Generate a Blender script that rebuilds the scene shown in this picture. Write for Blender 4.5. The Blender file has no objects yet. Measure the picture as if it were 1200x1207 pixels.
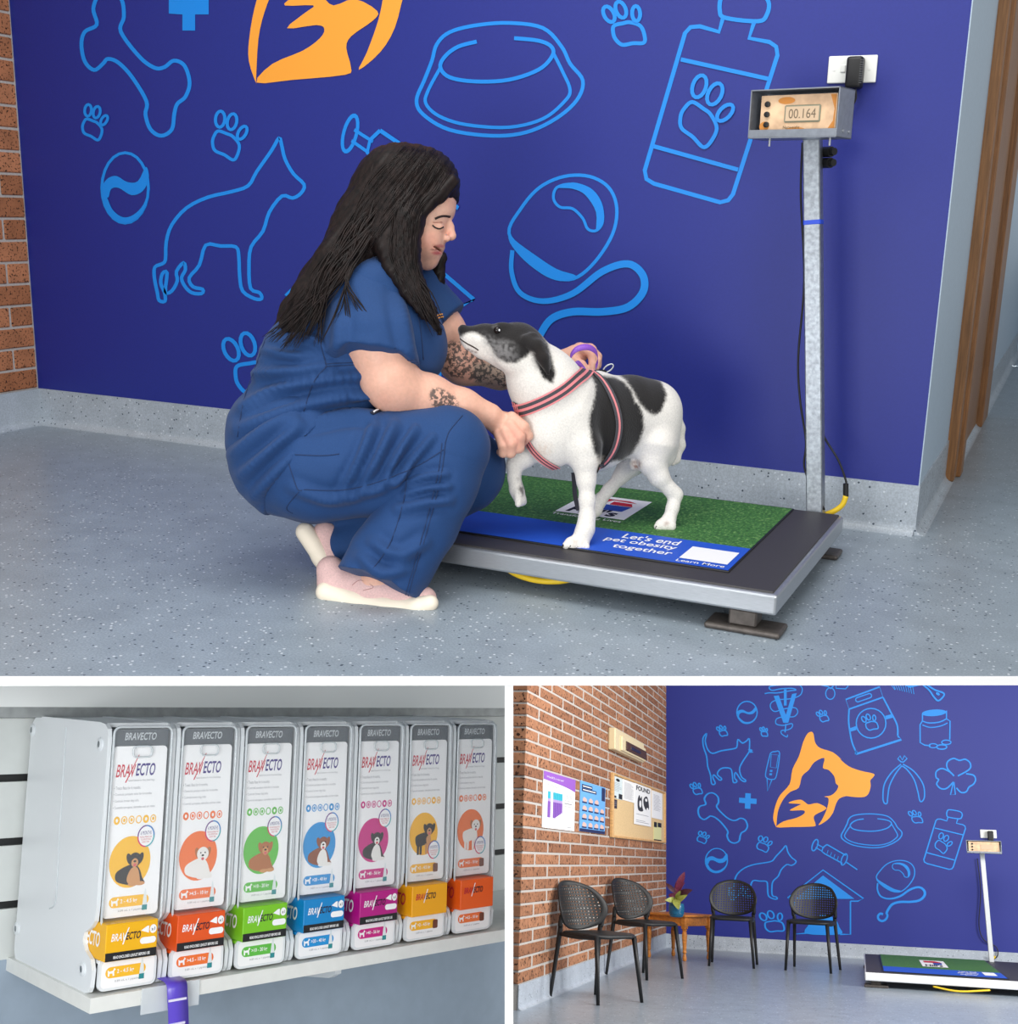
import bpy, bmesh, math, random
import numpy as np
from mathutils import Matrix, Vector, noise
from mathutils.bvhtree import BVHTree

# ---------------------------------------------------------------- camera, world, light, exposure
FPX = 1400.0; CX, CY = 600.0, 603.5
SC = bpy.context.scene
COL = SC.collection

def rot3(y, p, r):
    y, p, r = [math.radians(a) for a in (y, p, r)]
    B = np.array([[1, 0, 0], [0, 0, -1], [0, 1, 0.]])
    c, s = math.cos(y), math.sin(y); Ry = np.array([[c, 0, s], [0, 1, 0], [-s, 0, c]])
    c, s = math.cos(p), math.sin(p); Rx = np.array([[1, 0, 0], [0, c, -s], [0, s, c]])
    c, s = math.cos(r), math.sin(r); Rz = np.array([[c, -s, 0], [s, c, 0], [0, 0, 1]])
    return Rz @ Rx @ Ry @ B

class Room:
    """a room of the building: its own axes (x along the back wall, y into it, z up) and its place in the world"""
    base = None
    def __init__(s, ang, h):
        s.R = rot3(*ang); s.C = np.array([0, 0, h])
        if Room.base is None: Room.base = s
        b = Room.base
        A = b.R.T @ s.R; t = b.C - A @ s.C
        s.M = Matrix([list(A[i]) + [t[i]] for i in range(3)] + [[0, 0, 0, 1]])
        s.A, s.t = A, t
    def ray(s, x, y):
        return s.R.T @ np.array([(x - CX) / FPX, (y - CY) / FPX, 1.0])
    def on(s, x, y, ax, v):
        d = s.ray(x, y); i = 'xyz'.index(ax); return s.C + d * ((v - s.C[i]) / d[i])
    def at(s, x, y, depth):
        return s.C + s.ray(x, y) * depth
    def proj(s, P):
        q = (np.atleast_2d(P) - s.C) @ s.R.T
        return np.stack([CX + FPX * q[:, 0] / q[:, 2], CY + FPX * q[:, 1] / q[:, 2]], 1)
    def depth(s, P):
        return float(((np.array(P) - s.C) @ s.R.T)[2])
    def world(s, p): return s.A @ np.array(p, float) + s.t

R1 = Room((25.02, 14.2, 1.344), 0.92)      # weighing room (world axes)
R2 = Room((-42.56, -8.14, 1.3), 0.74)      # dispensary shelf
R3 = Room((16.42, -15.97, 2.18), 1.0)      # waiting room

cam = bpy.data.cameras.new('camera'); camo = bpy.data.objects.new('camera', cam); COL.objects.link(camo)
cam.sensor_fit = 'HORIZONTAL'; cam.sensor_width = 36; cam.lens = 36 * FPX / 1200; cam.clip_end = 200
_c = R1.R
camo.matrix_world = Matrix([[_c[0][i], -_c[1][i], -_c[2][i], R1.C[i]] for i in range(3)] + [[0, 0, 0, 1]])
SC.camera = camo

w = bpy.data.worlds.new('world'); SC.world = w; w.use_nodes = True
w.node_tree.nodes['Background'].inputs[0].default_value = (0.96, 0.98, 1.0, 1)
w.node_tree.nodes['Background'].inputs[1].default_value = 0.45

def area(name, room, loc, target, sx, sy, power, color=(1, 1, 1)):
    l = bpy.data.lights.new(name, 'AREA'); l.shape = 'RECTANGLE'; l.size = sx; l.size_y = sy
    l.energy = power; l.color = color
    o = bpy.data.objects.new(name, l); COL.objects.link(o)
    p = Vector(room.world(loc)); t = Vector(room.world(target))
    o.matrix_world = Matrix.Translation(p) @ (t - p).to_track_quat('-Z', 'Y').to_matrix().to_4x4()
    return o
def camloc(room, x, y, z): return room.C + room.R.T @ np.array([x, y, z])
area('window_or_fill_light', R1, (1.5, -0.2, 1.7), (-1.3, 3.0, 0.5), 1.8, 1.5, 48, (1, 0.98, 0.95))
area('window_or_fill_light', R1, (-2.4, -0.4, 2.4), (-1.8, 3.0, 0.4), 1.8, 1.4, 18, (0.97, 0.98, 1))
area('ceiling_light', R1, (-1.0, 2.0, 3.1), (-1.5, 2.7, 0), 2.6, 1.6, 62, (1, 0.99, 0.97))
area('window_or_fill_light', R3, (5.5, 9.0, 2.4), (-0.8, 13.0, 0.8), 3.0, 2.4, 460, (1, 0.99, 0.97))
area('window_or_fill_light', R3, (0.6, 7.2, 3.4), (-1.6, 12.0, 0.6), 2.4, 1.6, 190, (1, 0.97, 0.93))
area('window_or_fill_light', R2, camloc(R2, -1.0, 0.35, 0.5), camloc(R2, -0.6, 0.8, 2.9), 0.9, 0.9, 38, (0.98, 0.99, 1))  # fill lamp added beside the camera to brighten the dispensers, not a window

vs = SC.view_settings
vs.view_transform = 'Standard'; vs.look = 'None'; vs.gamma = 1.0; vs.exposure = 0.0
vs.use_curve_mapping = False

# ---------------------------------------------------------------- materials
def lin(c):
    out = []
    for v in c[:3]:
        v = v / 255.0
        out.append(v / 12.92 if v <= 0.04045 else ((v + 0.055) / 1.055) ** 2.4)
    return (*out, 1.0)
MATS = {}
def mat(name, rgb, rough=0.5, metal=0.0, spec=0.5, coat=0.0, alpha=1.0, trans=0.0, emit=None):
    if name in MATS: return MATS[name]
    m = bpy.data.materials.new(name); m.use_nodes = True; MATS[name] = m
    b = m.node_tree.nodes['Principled BSDF']
    b.inputs['Base Color'].default_value = lin(rgb)
    b.inputs['Roughness'].default_value = rough
    b.inputs['Metallic'].default_value = metal
    b.inputs['Specular IOR Level'].default_value = spec
    b.inputs['Coat Weight'].default_value = coat
    b.inputs['Alpha'].default_value = alpha
    b.inputs['Transmission Weight'].default_value = trans
    return m
def nd(m, t, **kw):
    n = m.node_tree.nodes.new(t)
    for k, v in kw.items():
        if k.startswith('i_'): n.inputs[k[2:].replace('_', ' ')].default_value = v
        else: setattr(n, k, v)
    return n
def ln(m, a, b): m.node_tree.links.new(a, b)
def bsdf(m): return m.node_tree.nodes['Principled BSDF']
def ramp(m, stops, interp='LINEAR'):
    n = nd(m, 'ShaderNodeValToRGB'); n.color_ramp.interpolation = interp
    e = n.color_ramp.elements
    while len(e) < len(stops): e.new(0.5)
    for el, (p, c) in zip(e, stops): el.position = p; el.color = c
    return n
def mix(m, fac, a, b, blend='MIX'):
    n = nd(m, 'ShaderNodeMix', data_type='RGBA', blend_type=blend)
    for sock, v in ((n.inputs[0], fac), (n.inputs[6], a), (n.inputs[7], b)):
        if isinstance(v, bpy.types.NodeSocket): ln(m, v, sock)
        elif isinstance(v, (int, float)): sock.default_value = v
        else: sock.default_value = v
    return n.outputs[2]
def pos(m, scale=(1, 1, 1)):
    g = nd(m, 'ShaderNodeNewGeometry'); mp = nd(m, 'ShaderNodeMapping')
    mp.inputs['Scale'].default_value = scale; ln(m, g.outputs['Position'], mp.inputs[0]); return mp.outputs[0]
def noise_tex(m, vec, scale, detail=2, rough=0.5):
    n = nd(m, 'ShaderNodeTexNoise'); n.inputs['Scale'].default_value = scale; n.inputs['Detail'].default_value = detail
    n.inputs['Roughness'].default_value = rough; ln(m, vec, n.inputs['Vector']); return n.outputs['Fac']
def bump(m, fac, strength=0.2, dist=0.01):
    b = nd(m, 'ShaderNodeBump'); b.inputs['Strength'].default_value = strength; b.inputs['Distance'].default_value = dist
    ln(m, fac, b.inputs['Height']); ln(m, b.outputs[0], bsdf(m).inputs['Normal'])
def objrand(m):
    return nd(m, 'ShaderNodeObjectInfo').outputs['Random']

def m_grain(name, rgb, rough=0.6, scale=60, amt=0.12, bumps=0.0, metal=0.0, stretch=(1, 1, 1), spec=0.5):
    """a plain colour with fine grain"""
    if name in MATS: return MATS[name]
    m = mat(name, rgb, rough, metal, spec)
    f = noise_tex(m, pos(m, stretch), scale, 3)
    c = lin(rgb); d = tuple(max(0, v * (1 - amt)) for v in c[:3]) + (1,); l = tuple(min(1, v * (1 + amt)) for v in c[:3]) + (1,)
    r = ramp(m, [(0.3, d), (0.7, l)]); ln(m, f, r.inputs[0]); ln(m, r.outputs[0], bsdf(m).inputs['Base Color'])
    if bumps: bump(m, f, bumps, 0.004)
    return m
def m_vinyl(name, base, scale, rough=0.3, dens=0.09):
    """sheet vinyl with dark and pale chips"""
    m = mat(name, base, rough)
    p = pos(m)
    v = nd(m, 'ShaderNodeTexVoronoi'); v.inputs['Scale'].default_value = scale; ln(m, p, v.inputs['Vector'])
    sep = nd(m, 'ShaderNodeSeparateColor'); ln(m, v.outputs['Color'], sep.inputs[0])
    near = nd(m, 'ShaderNodeMath', operation='LESS_THAN'); near.inputs[1].default_value = 0.30; ln(m, v.outputs['Distance'], near.inputs[0])
    dk = nd(m, 'ShaderNodeMath', operation='LESS_THAN'); dk.inputs[1].default_value = dens; ln(m, sep.outputs[0], dk.inputs[0])
    lt = nd(m, 'ShaderNodeMath', operation='GREATER_THAN'); lt.inputs[1].default_value = 1 - dens * 1.2; ln(m, sep.outputs[0], lt.inputs[0])
    a = nd(m, 'ShaderNodeMath', operation='MULTIPLY'); ln(m, near.outputs[0], a.inputs[0]); ln(m, dk.outputs[0], a.inputs[1])
    b = nd(m, 'ShaderNodeMath', operation='MULTIPLY'); ln(m, near.outputs[0], b.inputs[0]); ln(m, lt.outputs[0], b.inputs[1])
    f = noise_tex(m, p, 9, 4); c = lin(base)
    f2 = noise_tex(m, p, scale * 2.2, 2)
    r = ramp(m, [(0.3, tuple(x * .90 for x in c[:3]) + (1,)), (0.7, tuple(min(1, x * 1.08) for x in c[:3]) + (1,))]); ln(m, f, r.inputs[0])
    g = ramp(m, [(0.35, (.86, .86, .86, 1)), (0.65, (1.1, 1.1, 1.1, 1))]); ln(m, f2, g.inputs[0])
    c0 = mix(m, 1.0, r.outputs[0], g.outputs[0], 'MULTIPLY')
    c1 = mix(m, a.outputs[0], c0, lin((62, 74, 88)))
    c2 = mix(m, b.outputs[0], c1, lin((206, 213, 219)))
    ln(m, c2, bsdf(m).inputs['Base Color'])
    return m
def m_brick(name, a, b, speck_scale=70):
    m = mat(name, a, 0.85, spec=0.2)
    p = pos(m); rd = objrand(m)
    c0 = mix(m, rd, lin(a), lin(b))
    n1 = noise_tex(m, p, 14, 4); r1 = ramp(m, [(0.3, (.8, .8, .8, 1)), (0.7, (1.12, 1.1, 1.08, 1))]); ln(m, n1, r1.inputs[0])
    c1 = mix(m, 1.0, c0, r1.outputs[0], 'MULTIPLY')
    n2 = noise_tex(m, p, speck_scale, 2, 0.6); r2 = ramp(m, [(0.57, (0, 0, 0, 1)), (0.63, (1, 1, 1, 1))]); ln(m, n2, r2.inputs[0])
    c2 = mix(m, r2.outputs[0], c1, lin((58, 36, 28)))
    ln(m, c2, bsdf(m).inputs['Base Color']); bump(m, n2, 0.25, 0.004)
    return m
def m_attr(name, rough=0.6, grain=0.0, gscale=200, spec=0.4, sheen=0.0, sss=0.0, bumps=0.0):
    """colour from the mesh's own colour attribute 'col'"""
    m = mat(name, (200, 200, 200), rough, spec=spec)
    at = nd(m, 'ShaderNodeAttribute', attribute_name='col')
    out = at.outputs['Color']
    if grain:
        f = noise_tex(m, pos(m), gscale, 3)
        r = ramp(m, [(0.3, (1 - grain,) * 3 + (1,)), (0.7, (1 + grain,) * 3 + (1,))]); ln(m, f, r.inputs[0])
        out = mix(m, 1.0, out, r.outputs[0], 'MULTIPLY')
        if bumps: bump(m, f, bumps, 0.003)
    ln(m, out, bsdf(m).inputs['Base Color'])
    bsdf(m).inputs['Sheen Weight'].default_value = sheen
    bsdf(m).inputs['Subsurface Weight'].default_value = sss
    bsdf(m).inputs['Subsurface Radius'].default_value = (0.012, 0.005, 0.003)
    return m

# ---------------------------------------------------------------- objects
ORG = {}; ROOM = {}
def meta(o, label=None, cat=None, group=None, kind=None):
    if label: o['label'] = label
    if cat: o['category'] = cat
    if group: o['group'] = group
    if kind: o['kind'] = kind
    return o
def thing(name, org, room, label=None, cat=None, group=None, kind=None):
    o = bpy.data.objects.new(name, None); COL.objects.link(o); o.empty_display_size = 0.1
    o.matrix_world = room.M @ Matrix.Translation(Vector([float(v) for v in org]))
    ORG[o.name] = np.array(org, float); ROOM[o.name] = room
    return meta(o, label, cat, group, kind)
def mk(name, geo, m, parent=None, room=None, org=None, smooth=False, label=None, cat=None, group=None, kind=None, cols=None):
    V, F = geo; V = np.asarray(V, float)
    if parent is not None: org = ORG[parent.name]; room = ROOM[parent.name]
    elif org is None:
        org = (V.min(0) + V.max(0)) / 2; org[2] = V[:, 2].min()
    org = np.asarray(org, float)
    me = bpy.data.meshes.new(name)
    me.from_pydata((V - org).tolist(), [], [list(map(int, f)) for f in F]); me.update()
    if smooth: me.polygons.foreach_set('use_smooth', [True] * len(me.polygons))
    if cols is not None:
        a = me.color_attributes.new('col', 'FLOAT_COLOR', 'POINT')
        cc = np.ones((len(V), 4)); cc[:, :3] = cols; a.data.foreach_set('color', cc.ravel())
    for mm in (m if isinstance(m, (list, tuple)) else [m]): me.materials.append(mm)
    o = bpy.data.objects.new(name, me); COL.objects.link(o)
    ORG[o.name] = org; ROOM[o.name] = room
    if parent is not None: o.parent = parent
    else: o.matrix_world = room.M @ Matrix.Translation(Vector(org.tolist()))
    return meta(o, label, cat, group, kind)
def copy_tree(root, M):
    """copy a thing, its parts and their sub-parts; M = world matrix"""
    r = root.copy(); COL.objects.link(r); r.matrix_world = M
    ORG[r.name] = ORG[root.name]; ROOM[r.name] = ROOM[root.name]
    for ch in root.children:
        c = ch.copy(); COL.objects.link(c); c.parent = r; ORG[c.name] = ORG[r.name]; ROOM[c.name] = ROOM[r.name]
        for g in ch.children:
            d = g.copy(); COL.objects.link(d); d.parent = c
    return r

# ---------------------------------------------------------------- shapes: all return (verts, faces)
def A3(*v): return np.array(v, float)
def merge(parts):
    V = []; F = []; n = 0
    for v, f in parts:
        v = np.asarray(v, float); V.append(v); F += [[i + n for i in q] for q in f]; n += len(v)
    return np.concatenate(V), F
def xf(geo, Rm=None, t=(0, 0, 0), s=1.0):
    V = np.asarray(geo[0], float) * s
    if Rm is not None: V = V @ np.asarray(Rm).T
    return V + np.array(t, float), geo[1]
def rz(a):
    a = math.radians(a); c, s = math.cos(a), math.sin(a); return np.array([[c, -s, 0], [s, c, 0], [0, 0, 1.]])
def rx(a):
    a = math.radians(a); c, s = math.cos(a), math.sin(a); return np.array([[1, 0, 0], [0, c, -s], [0, s, c]])
def ry(a):
    a = math.radians(a); c, s = math.cos(a), math.sin(a); return np.array([[c, 0, s], [0, 1, 0], [-s, 0, c]])
def box(x0, x1, y0, y1, z0, z1, bev=0.0, seg=2):
    if not bev:
        V = [(x, y, z) for z in (z0, z1) for y in (y0, y1) for x in (x0, x1)]
        return np.array(V, float), [[0, 2, 3, 1], [4, 5, 7, 6], [0, 1, 5, 4], [2, 6, 7, 3], [0, 4, 6, 2], [1, 3, 7, 5]]
    bm = bmesh.new(); bmesh.ops.create_cube(bm, size=1)
    for v in bm.verts:
        v.co = Vector(((x0 + x1) / 2 + v.co.x * (x1 - x0), (y0 + y1) / 2 + v.co.y * (y1 - y0), (z0 + z1) / 2 + v.co.z * (z1 - z0)))
    bmesh.ops.bevel(bm, geom=bm.edges[:], offset=bev, segments=seg, affect='EDGES', profile=0.5)
    return from_bm(bm)
def from_bm(bm):
    bm.verts.ensure_lookup_table(); bm.verts.index_update()
    V = np.array([v.co[:] for v in bm.verts]); F = [[v.index for v in f.verts] for f in bm.faces]
    bm.free(); return V, F
def spline(P, n=6, closed=False):
    """Catmull-Rom through points of any dimension"""
    P = np.asarray(P, float); N = len(P)
    if N < 3: return P
    out = []
    rng = range(N if closed else N - 1)
    for i in rng:
        if closed: a, b, c, d = P[(i - 1) % N], P[i], P[(i + 1) % N], P[(i + 2) % N]
        else: a, b, c, d = P[max(i - 1, 0)], P[i], P[i + 1], P[min(i + 2, N - 1)]
        for k in range(n):
            t = k / n
            out.append(0.5 * (2 * b + (c - a) * t + (2 * a - 5 * b + 4 * c - d) * t * t + (3 * b - a - 3 * c + d) * t ** 3))
    if not closed: out.append(P[-1])
    return np.array(out)
def frames(P):
    T = np.gradient(P, axis=0); T /= np.linalg.norm(T, axis=1)[:, None] + 1e-12
    up = A3(0, 0, 1) if abs(T[0][2]) < 0.9 else A3(1, 0, 0)
    N = []; n = np.cross(T[0], up); n /= np.linalg.norm(n)
    for t in T:
        n = n - t * np.dot(n, t); n /= np.linalg.norm(n) + 1e-12; N.append(n)
    N = np.array(N); return T, N, np.cross(T, N)
def tube(P, r, n=8, cap=True, flat=1.0):
    P = np.asarray(P, float); T, N, B = frames(P)
    r = np.broadcast_to(np.asarray(r, float), (len(P),)) if np.ndim(r) == 0 or len(np.atleast_1d(r)) == len(P) else np.interp(np.linspace(0, 1, len(P)), np.linspace(0, 1, len(r)), r)
    V = []; F = []
    for i in range(len(P)):
        for k in range(n):
            a = 2 * math.pi * k / n
            V.append(P[i] + r[i] * (math.cos(a) * N[i] + flat * math.sin(a) * B[i]))
    for i in range(len(P) - 1):
        for k in range(n):
            F.append([i * n + k, i * n + (k + 1) % n, (i + 1) * n + (k + 1) % n, (i + 1) * n + k])
    if cap: F += [list(range(n))[::-1], [(len(P) - 1) * n + k for k in range(n)]]
    return np.array(V), F
def cyl(p0, p1, r0, r1=None, n=16):
    r1 = r0 if r1 is None else r1
    return tube(np.array([p0, p1], float), np.array([r0, r1]), n)
def lathe(prof, n=20, axis=(0, 0, 0)):
    """prof: [(r, z)]"""
    V = []; F = []; m = len(prof)
    for k in range(n):
        a = 2 * math.pi * k / n
        for r, z in prof: V.append((axis[0] + r * math.cos(a), axis[1] + r * math.sin(a), axis[2] + z))
    for k in range(n):
        for i in range(m - 1):
            q = (k + 1) % n; F.append([k * m + i, q * m + i, q * m + i + 1, k * m + i + 1])
    if prof[0][0] > 1e-6: F.append([k * m for k in range(n)][::-1])
    if prof[-1][0] > 1e-6: F.append([k * m + m - 1 for k in range(n)])
    return np.array(V), F
def tri2(poly):
    """triangulate a closed 2-D polygon"""
    bm = bmesh.new()
    vs_ = [bm.verts.new((float(p[0]), float(p[1]), 0)) for p in poly]
    f = bm.faces.new(vs_); f.normal_update(); bmesh.ops.triangulate(bm, faces=[f], ngon_method='EAR_CLIP')
    V, F = from_bm(bm); return V[:, :2], F
def fill2(poly): return tri2(np.asarray(poly, float))
def stroke2(P, w, closed=False):
    """flat band of width w along a 2-D line"""
    P = np.asarray(P, float); N = len(P)
    if closed:
        T = np.roll(P, -1, 0) - np.roll(P, 1, 0)
    else: T = np.gradient(P, axis=0)
    T /= np.linalg.norm(T, axis=1)[:, None] + 1e-9
    n = np.stack([-T[:, 1], T[:, 0]], 1)
    ww = np.broadcast_to(np.asarray(w, float), (N,)) if np.ndim(w) == 0 else np.interp(np.linspace(0, 1, N), np.linspace(0, 1, len(w)), w)
    L = P + n * ww[:, None] / 2; Rr = P - n * ww[:, None] / 2
    V = np.concatenate([L, Rr]); F = []
    for i in range(N if closed else N - 1):
        j = (i + 1) % N; F.append([i, j, N + j, N + i])
    return V, F
def ell2(cx, cy, rx_, ry_, rot=0, n=24):
    a = np.linspace(0, 2 * math.pi, n, endpoint=False); c, s = math.cos(math.radians(rot)), math.sin(math.radians(rot))
    x, y = rx_ * np.cos(a), ry_ * np.sin(a)
    return np.stack([cx + c * x - s * y, cy + s * x + c * y], 1)
def flat(geo2, o, ux, uy, off=0.0):
    """lay 2-D geometry on a plane with origin o and axes ux, uy"""
    V, F = geo2; ux, uy, o = [np.asarray(a, float) for a in (ux, uy, o)]
    nrm = np.cross(ux, uy); nrm /= np.linalg.norm(nrm) + 1e-12
    V = np.asarray(V, float); return o + V[:, :1] * ux + V[:, 1:2] * uy + nrm * off, F
def prism(poly, o, ux, uy, depth):
    """closed outline extruded by depth along ux x uy"""
    V2, F2 = tri2(np.asarray(poly, float)); n = len(V2)
    a = flat((V2, F2), o, ux, uy, 0)[0]; b = flat((V2, F2), o, ux, uy, depth)[0]
    F = [f[::-1] for f in F2] + [[i + n for i in f] for f in F2]
    m = len(poly)
    F += [[i, (i + 1) % m, n + (i + 1) % m, n + i] for i in range(m)]
    # winding: make sure the outline runs counter-clockwise
    P = np.asarray(poly, float); area2 = np.sum(P[:, 0] * np.roll(P[:, 1], -1) - np.roll(P[:, 0], -1) * P[:, 1])
    if area2 < 0: F = [f[::-1] for f in F]
    return np.concatenate([a, b]), F
def rrect(x0, y0, x1, y1, r, n=4):
    out = []
    for cx, cy, a0 in ((x1 - r, y1 - r, 0), (x0 + r, y1 - r, 90), (x0 + r, y0 + r, 180), (x1 - r, y0 + r, 270)):
        for k in range(n + 1):
            a = math.radians(a0 + 90 * k / n); out.append((cx + r * math.cos(a), cy + r * math.sin(a)))
    return np.array(out)
_TX = {}
def text2(s, size=1.0, shear=0.0, bold=0.0, align='LEFT', spacing=1.0):
    """flat lettering as 2-D geometry"""
    k = (s, shear, bold, align, spacing)
    if k not in _TX:
        c = bpy.data.curves.new('lettering', 'FONT'); c.body = s; c.size = 1.0; c.shear = shear; c.offset = bold
        c.align_x = align; c.resolution_u = 3; c.space_character = spacing
        o = bpy.data.objects.new('lettering', c); COL.objects.link(o)
        dg = bpy.context.evaluated_depsgraph_get(); me = o.evaluated_get(dg).to_mesh()
        V = np.array([v.co[:2] for v in me.vertices]); F = [list(p.vertices) for p in me.polygons]
        o.evaluated_get(dg).to_mesh_clear(); bpy.data.objects.remove(o); bpy.data.curves.remove(c)
        _TX[k] = (V, F)
    V, F = _TX[k]; return V * size, F
def fit2(geo, x0, x1, y0, y1):
    """stretch 2-D geometry into a rectangle"""
    V = np.array(geo[0], float); a, b = V.min(0), V.max(0)
    return (V - a) / (b - a) * [x1 - x0, y1 - y0] + [x0, y0], geo[1]

# ---------------------------------------------------------------- organic surfaces: smooth unions of tapered limbs, meshed
class Blob:
    def __init__(s, h): s.h = h; s.ops = []; s.cuts = []
    def cap(s, a, b, ra, rb, k=0.02, sub=False): s.ops.append(('c', np.array(a, float), np.array(b, float), ra, rb, k, sub)); return s
    def chain(s, pts, rad, k=0.02):
        for i in range(len(pts) - 1): s.cap(pts[i], pts[i + 1], rad[i], rad[i + 1], k)
        return s
    def ell(s, c, r, Rm=None, k=0.02, sub=False):
        s.ops.append(('e', np.array(c, float), np.array(r, float), np.eye(3) if Rm is None else np.asarray(Rm, float), 0, k, sub)); return s
    def cut(s, p, n): s.cuts.append((np.array(p, float), np.array(n, float) / np.linalg.norm(n))); return s
    def mesh(s):
        h = s.h; lo = np.full(3, 1e9); hi = np.full(3, -1e9); bb = []
        for o in s.ops:
            if o[0] == 'c':
                r = max(o[3], o[4]); l, u = np.minimum(o[1], o[2]) - r, np.maximum(o[1], o[2]) + r
            else:
                e = np.sqrt(((o[3] * o[2][None, :]) ** 2).sum(1)); l, u = o[1] - e, o[1] + e
            bb.append((l, u))
            if not o[6]: lo = np.minimum(lo, l); hi = np.maximum(hi, u)
        lo -= 4 * h; hi += 4 * h
        n = np.ceil((hi - lo) / h).astype(int) + 1
        D = np.full(n, 1.0, np.float32)
        for o, (l, u) in zip(s.ops, bb):
            k = o[5]; m = k + 3 * h
            i0 = np.clip(np.floor((l - m - lo) / h).astype(int), 0, n - 1); i1 = np.clip(np.ceil((u + m - lo) / h).astype(int) + 1, 1, n)
            if np.any(i1 <= i0): continue
            X, Y, Z = [((np.arange(i0[a], i1[a]) * h + lo[a])).astype(np.float32) for a in range(3)]
            X = X[:, None, None]; Y = Y[None, :, None]; Z = Z[None, None, :]
            if o[0] == 'c':
                a, b, ra, rb = o[1:5]; ab = b - a; L2 = max(float(ab @ ab), 1e-12)
                px, py, pz = X - a[0], Y - a[1], Z - a[2]
                t = np.clip((px * ab[0] + py * ab[1] + pz * ab[2]) / L2, 0, 1)
                d = np.sqrt((px - t * ab[0]) ** 2 + (py - t * ab[1]) ** 2 + (pz - t * ab[2]) ** 2) - (ra + (rb - ra) * t)
            else:
                c, r, Rm = o[1:4]
                px, py, pz = X - c[0], Y - c[1], Z - c[2]
                q = [px * Rm[0, j] + py * Rm[1, j] + pz * Rm[2, j] for j in range(3)]
                k0 = np.sqrt(sum((q[j] / r[j]) ** 2 for j in range(3))); k1 = np.sqrt(sum((q[j] / r[j] ** 2) ** 2 for j in range(3))) + 1e-9
                d = k0 * (k0 - 1) / k1
            S = D[i0[0]:i1[0], i0[1]:i1[1], i0[2]:i1[2]]
            if o[6]:
                e = -d; hh = np.clip(0.5 - 0.5 * (S - e) / k, 0, 1); S[...] = S * (1 - hh) + e * hh + k * hh * (1 - hh)
            else:
                hh = np.clip(0.5 + 0.5 * (S - d) / k, 0, 1); S[...] = S * (1 - hh) + d * hh - k * hh * (1 - hh)
        G = [np.arange(n[a]) * h + lo[a] for a in range(3)]
        for p, q in s.cuts:
            D = np.maximum(D, ((G[0][:, None, None] - p[0]) * q[0] + (G[1][None, :, None] - p[1]) * q[1] + (G[2][None, None, :] - p[2]) * q[2]).astype(np.float32))
        return nets(D, lo, h)
def nets(D, lo, h):
    S = D < 0; n = np.array(D.shape)
    cnt = np.zeros(n - 1, np.int8)
    for i in (0, 1):
        for j in (0, 1):
            for k in (0, 1): cnt += S[i:n[0] - 1 + i, j:n[1] - 1 + j, k:n[2] - 1 + k]
    I = np.argwhere((cnt > 0) & (cnt < 8)); idx = np.full(n - 1, -1, np.int64); idx[tuple(I.T)] = np.arange(len(I))
    P = np.zeros((len(I), 3)); W = np.zeros(len(I))
    cor = [(i, j, k) for i in (0, 1) for j in (0, 1) for k in (0, 1)]
    val = {c: D[I[:, 0] + c[0], I[:, 1] + c[1], I[:, 2] + c[2]] for c in cor}
    for a in cor:
        for ax in range(3):
            if a[ax]: continue
            b = list(a); b[ax] = 1; b = tuple(b)
            da, db = val[a], val[b]; m = (da < 0) != (db < 0)
            t = da[m] / (da[m] - db[m]); q = np.tile(np.array(a, float), (m.sum(), 1)); q[:, ax] = t
            P[m] += q; W[m] += 1
    V = (I + P / W[:, None]) * h + lo
    F = []
    for ax in range(3):
        u, v = (ax + 1) % 3, (ax + 2) % 3
        s0 = [slice(None)] * 3; s1 = [slice(None)] * 3; s0[ax] = slice(0, -1); s1[ax] = slice(1, None)
        A, B = S[tuple(s0)], S[tuple(s1)]
        for ch, flip in ((A & ~B, False), (~A & B, True)):
            E = np.argwhere(ch); E = E[(E[:, u] > 0) & (E[:, v] > 0) & (E[:, u] < n[u] - 1) & (E[:, v] < n[v] - 1)]
            if not len(E): continue
            def c(du, dv):
                e = E.copy(); e[:, u] -= du; e[:, v] -= dv; return idx[tuple(e.T)]
            q = np.stack([c(1, 1), c(0, 1), c(0, 0), c(1, 0)], 1)
            F.append(q[:, ::-1] if flip else q)
    F = np.concatenate(F); F = F[(F >= 0).all(1)]
    return V, F
def relax(V, F, it=2, lam=0.5):
    F = np.asarray(F); n = len(V)
    for _ in range(it):
        S = np.zeros_like(V); C = np.zeros(n)
        for a, b in ((0, 1), (1, 2), (2, 3), (3, 0)):
            for p, q in ((a, b), (b, a)):
                np.add.at(S, F[:, p], V[F[:, q]]); np.add.at(C, F[:, p], 1)
        V = V * (1 - lam) + lam * S / np.maximum(C, 1)[:, None]
    return V
def vnorm(V, F):
    F = np.asarray(F); N = np.cross(V[F[:, 2]] - V[F[:, 0]], V[F[:, 3]] - V[F[:, 1]]); out = np.zeros_like(V)
    for k in range(4): np.add.at(out, F[:, k], N)
    return out / (np.linalg.norm(out, axis=1)[:, None] + 1e-12)
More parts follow.
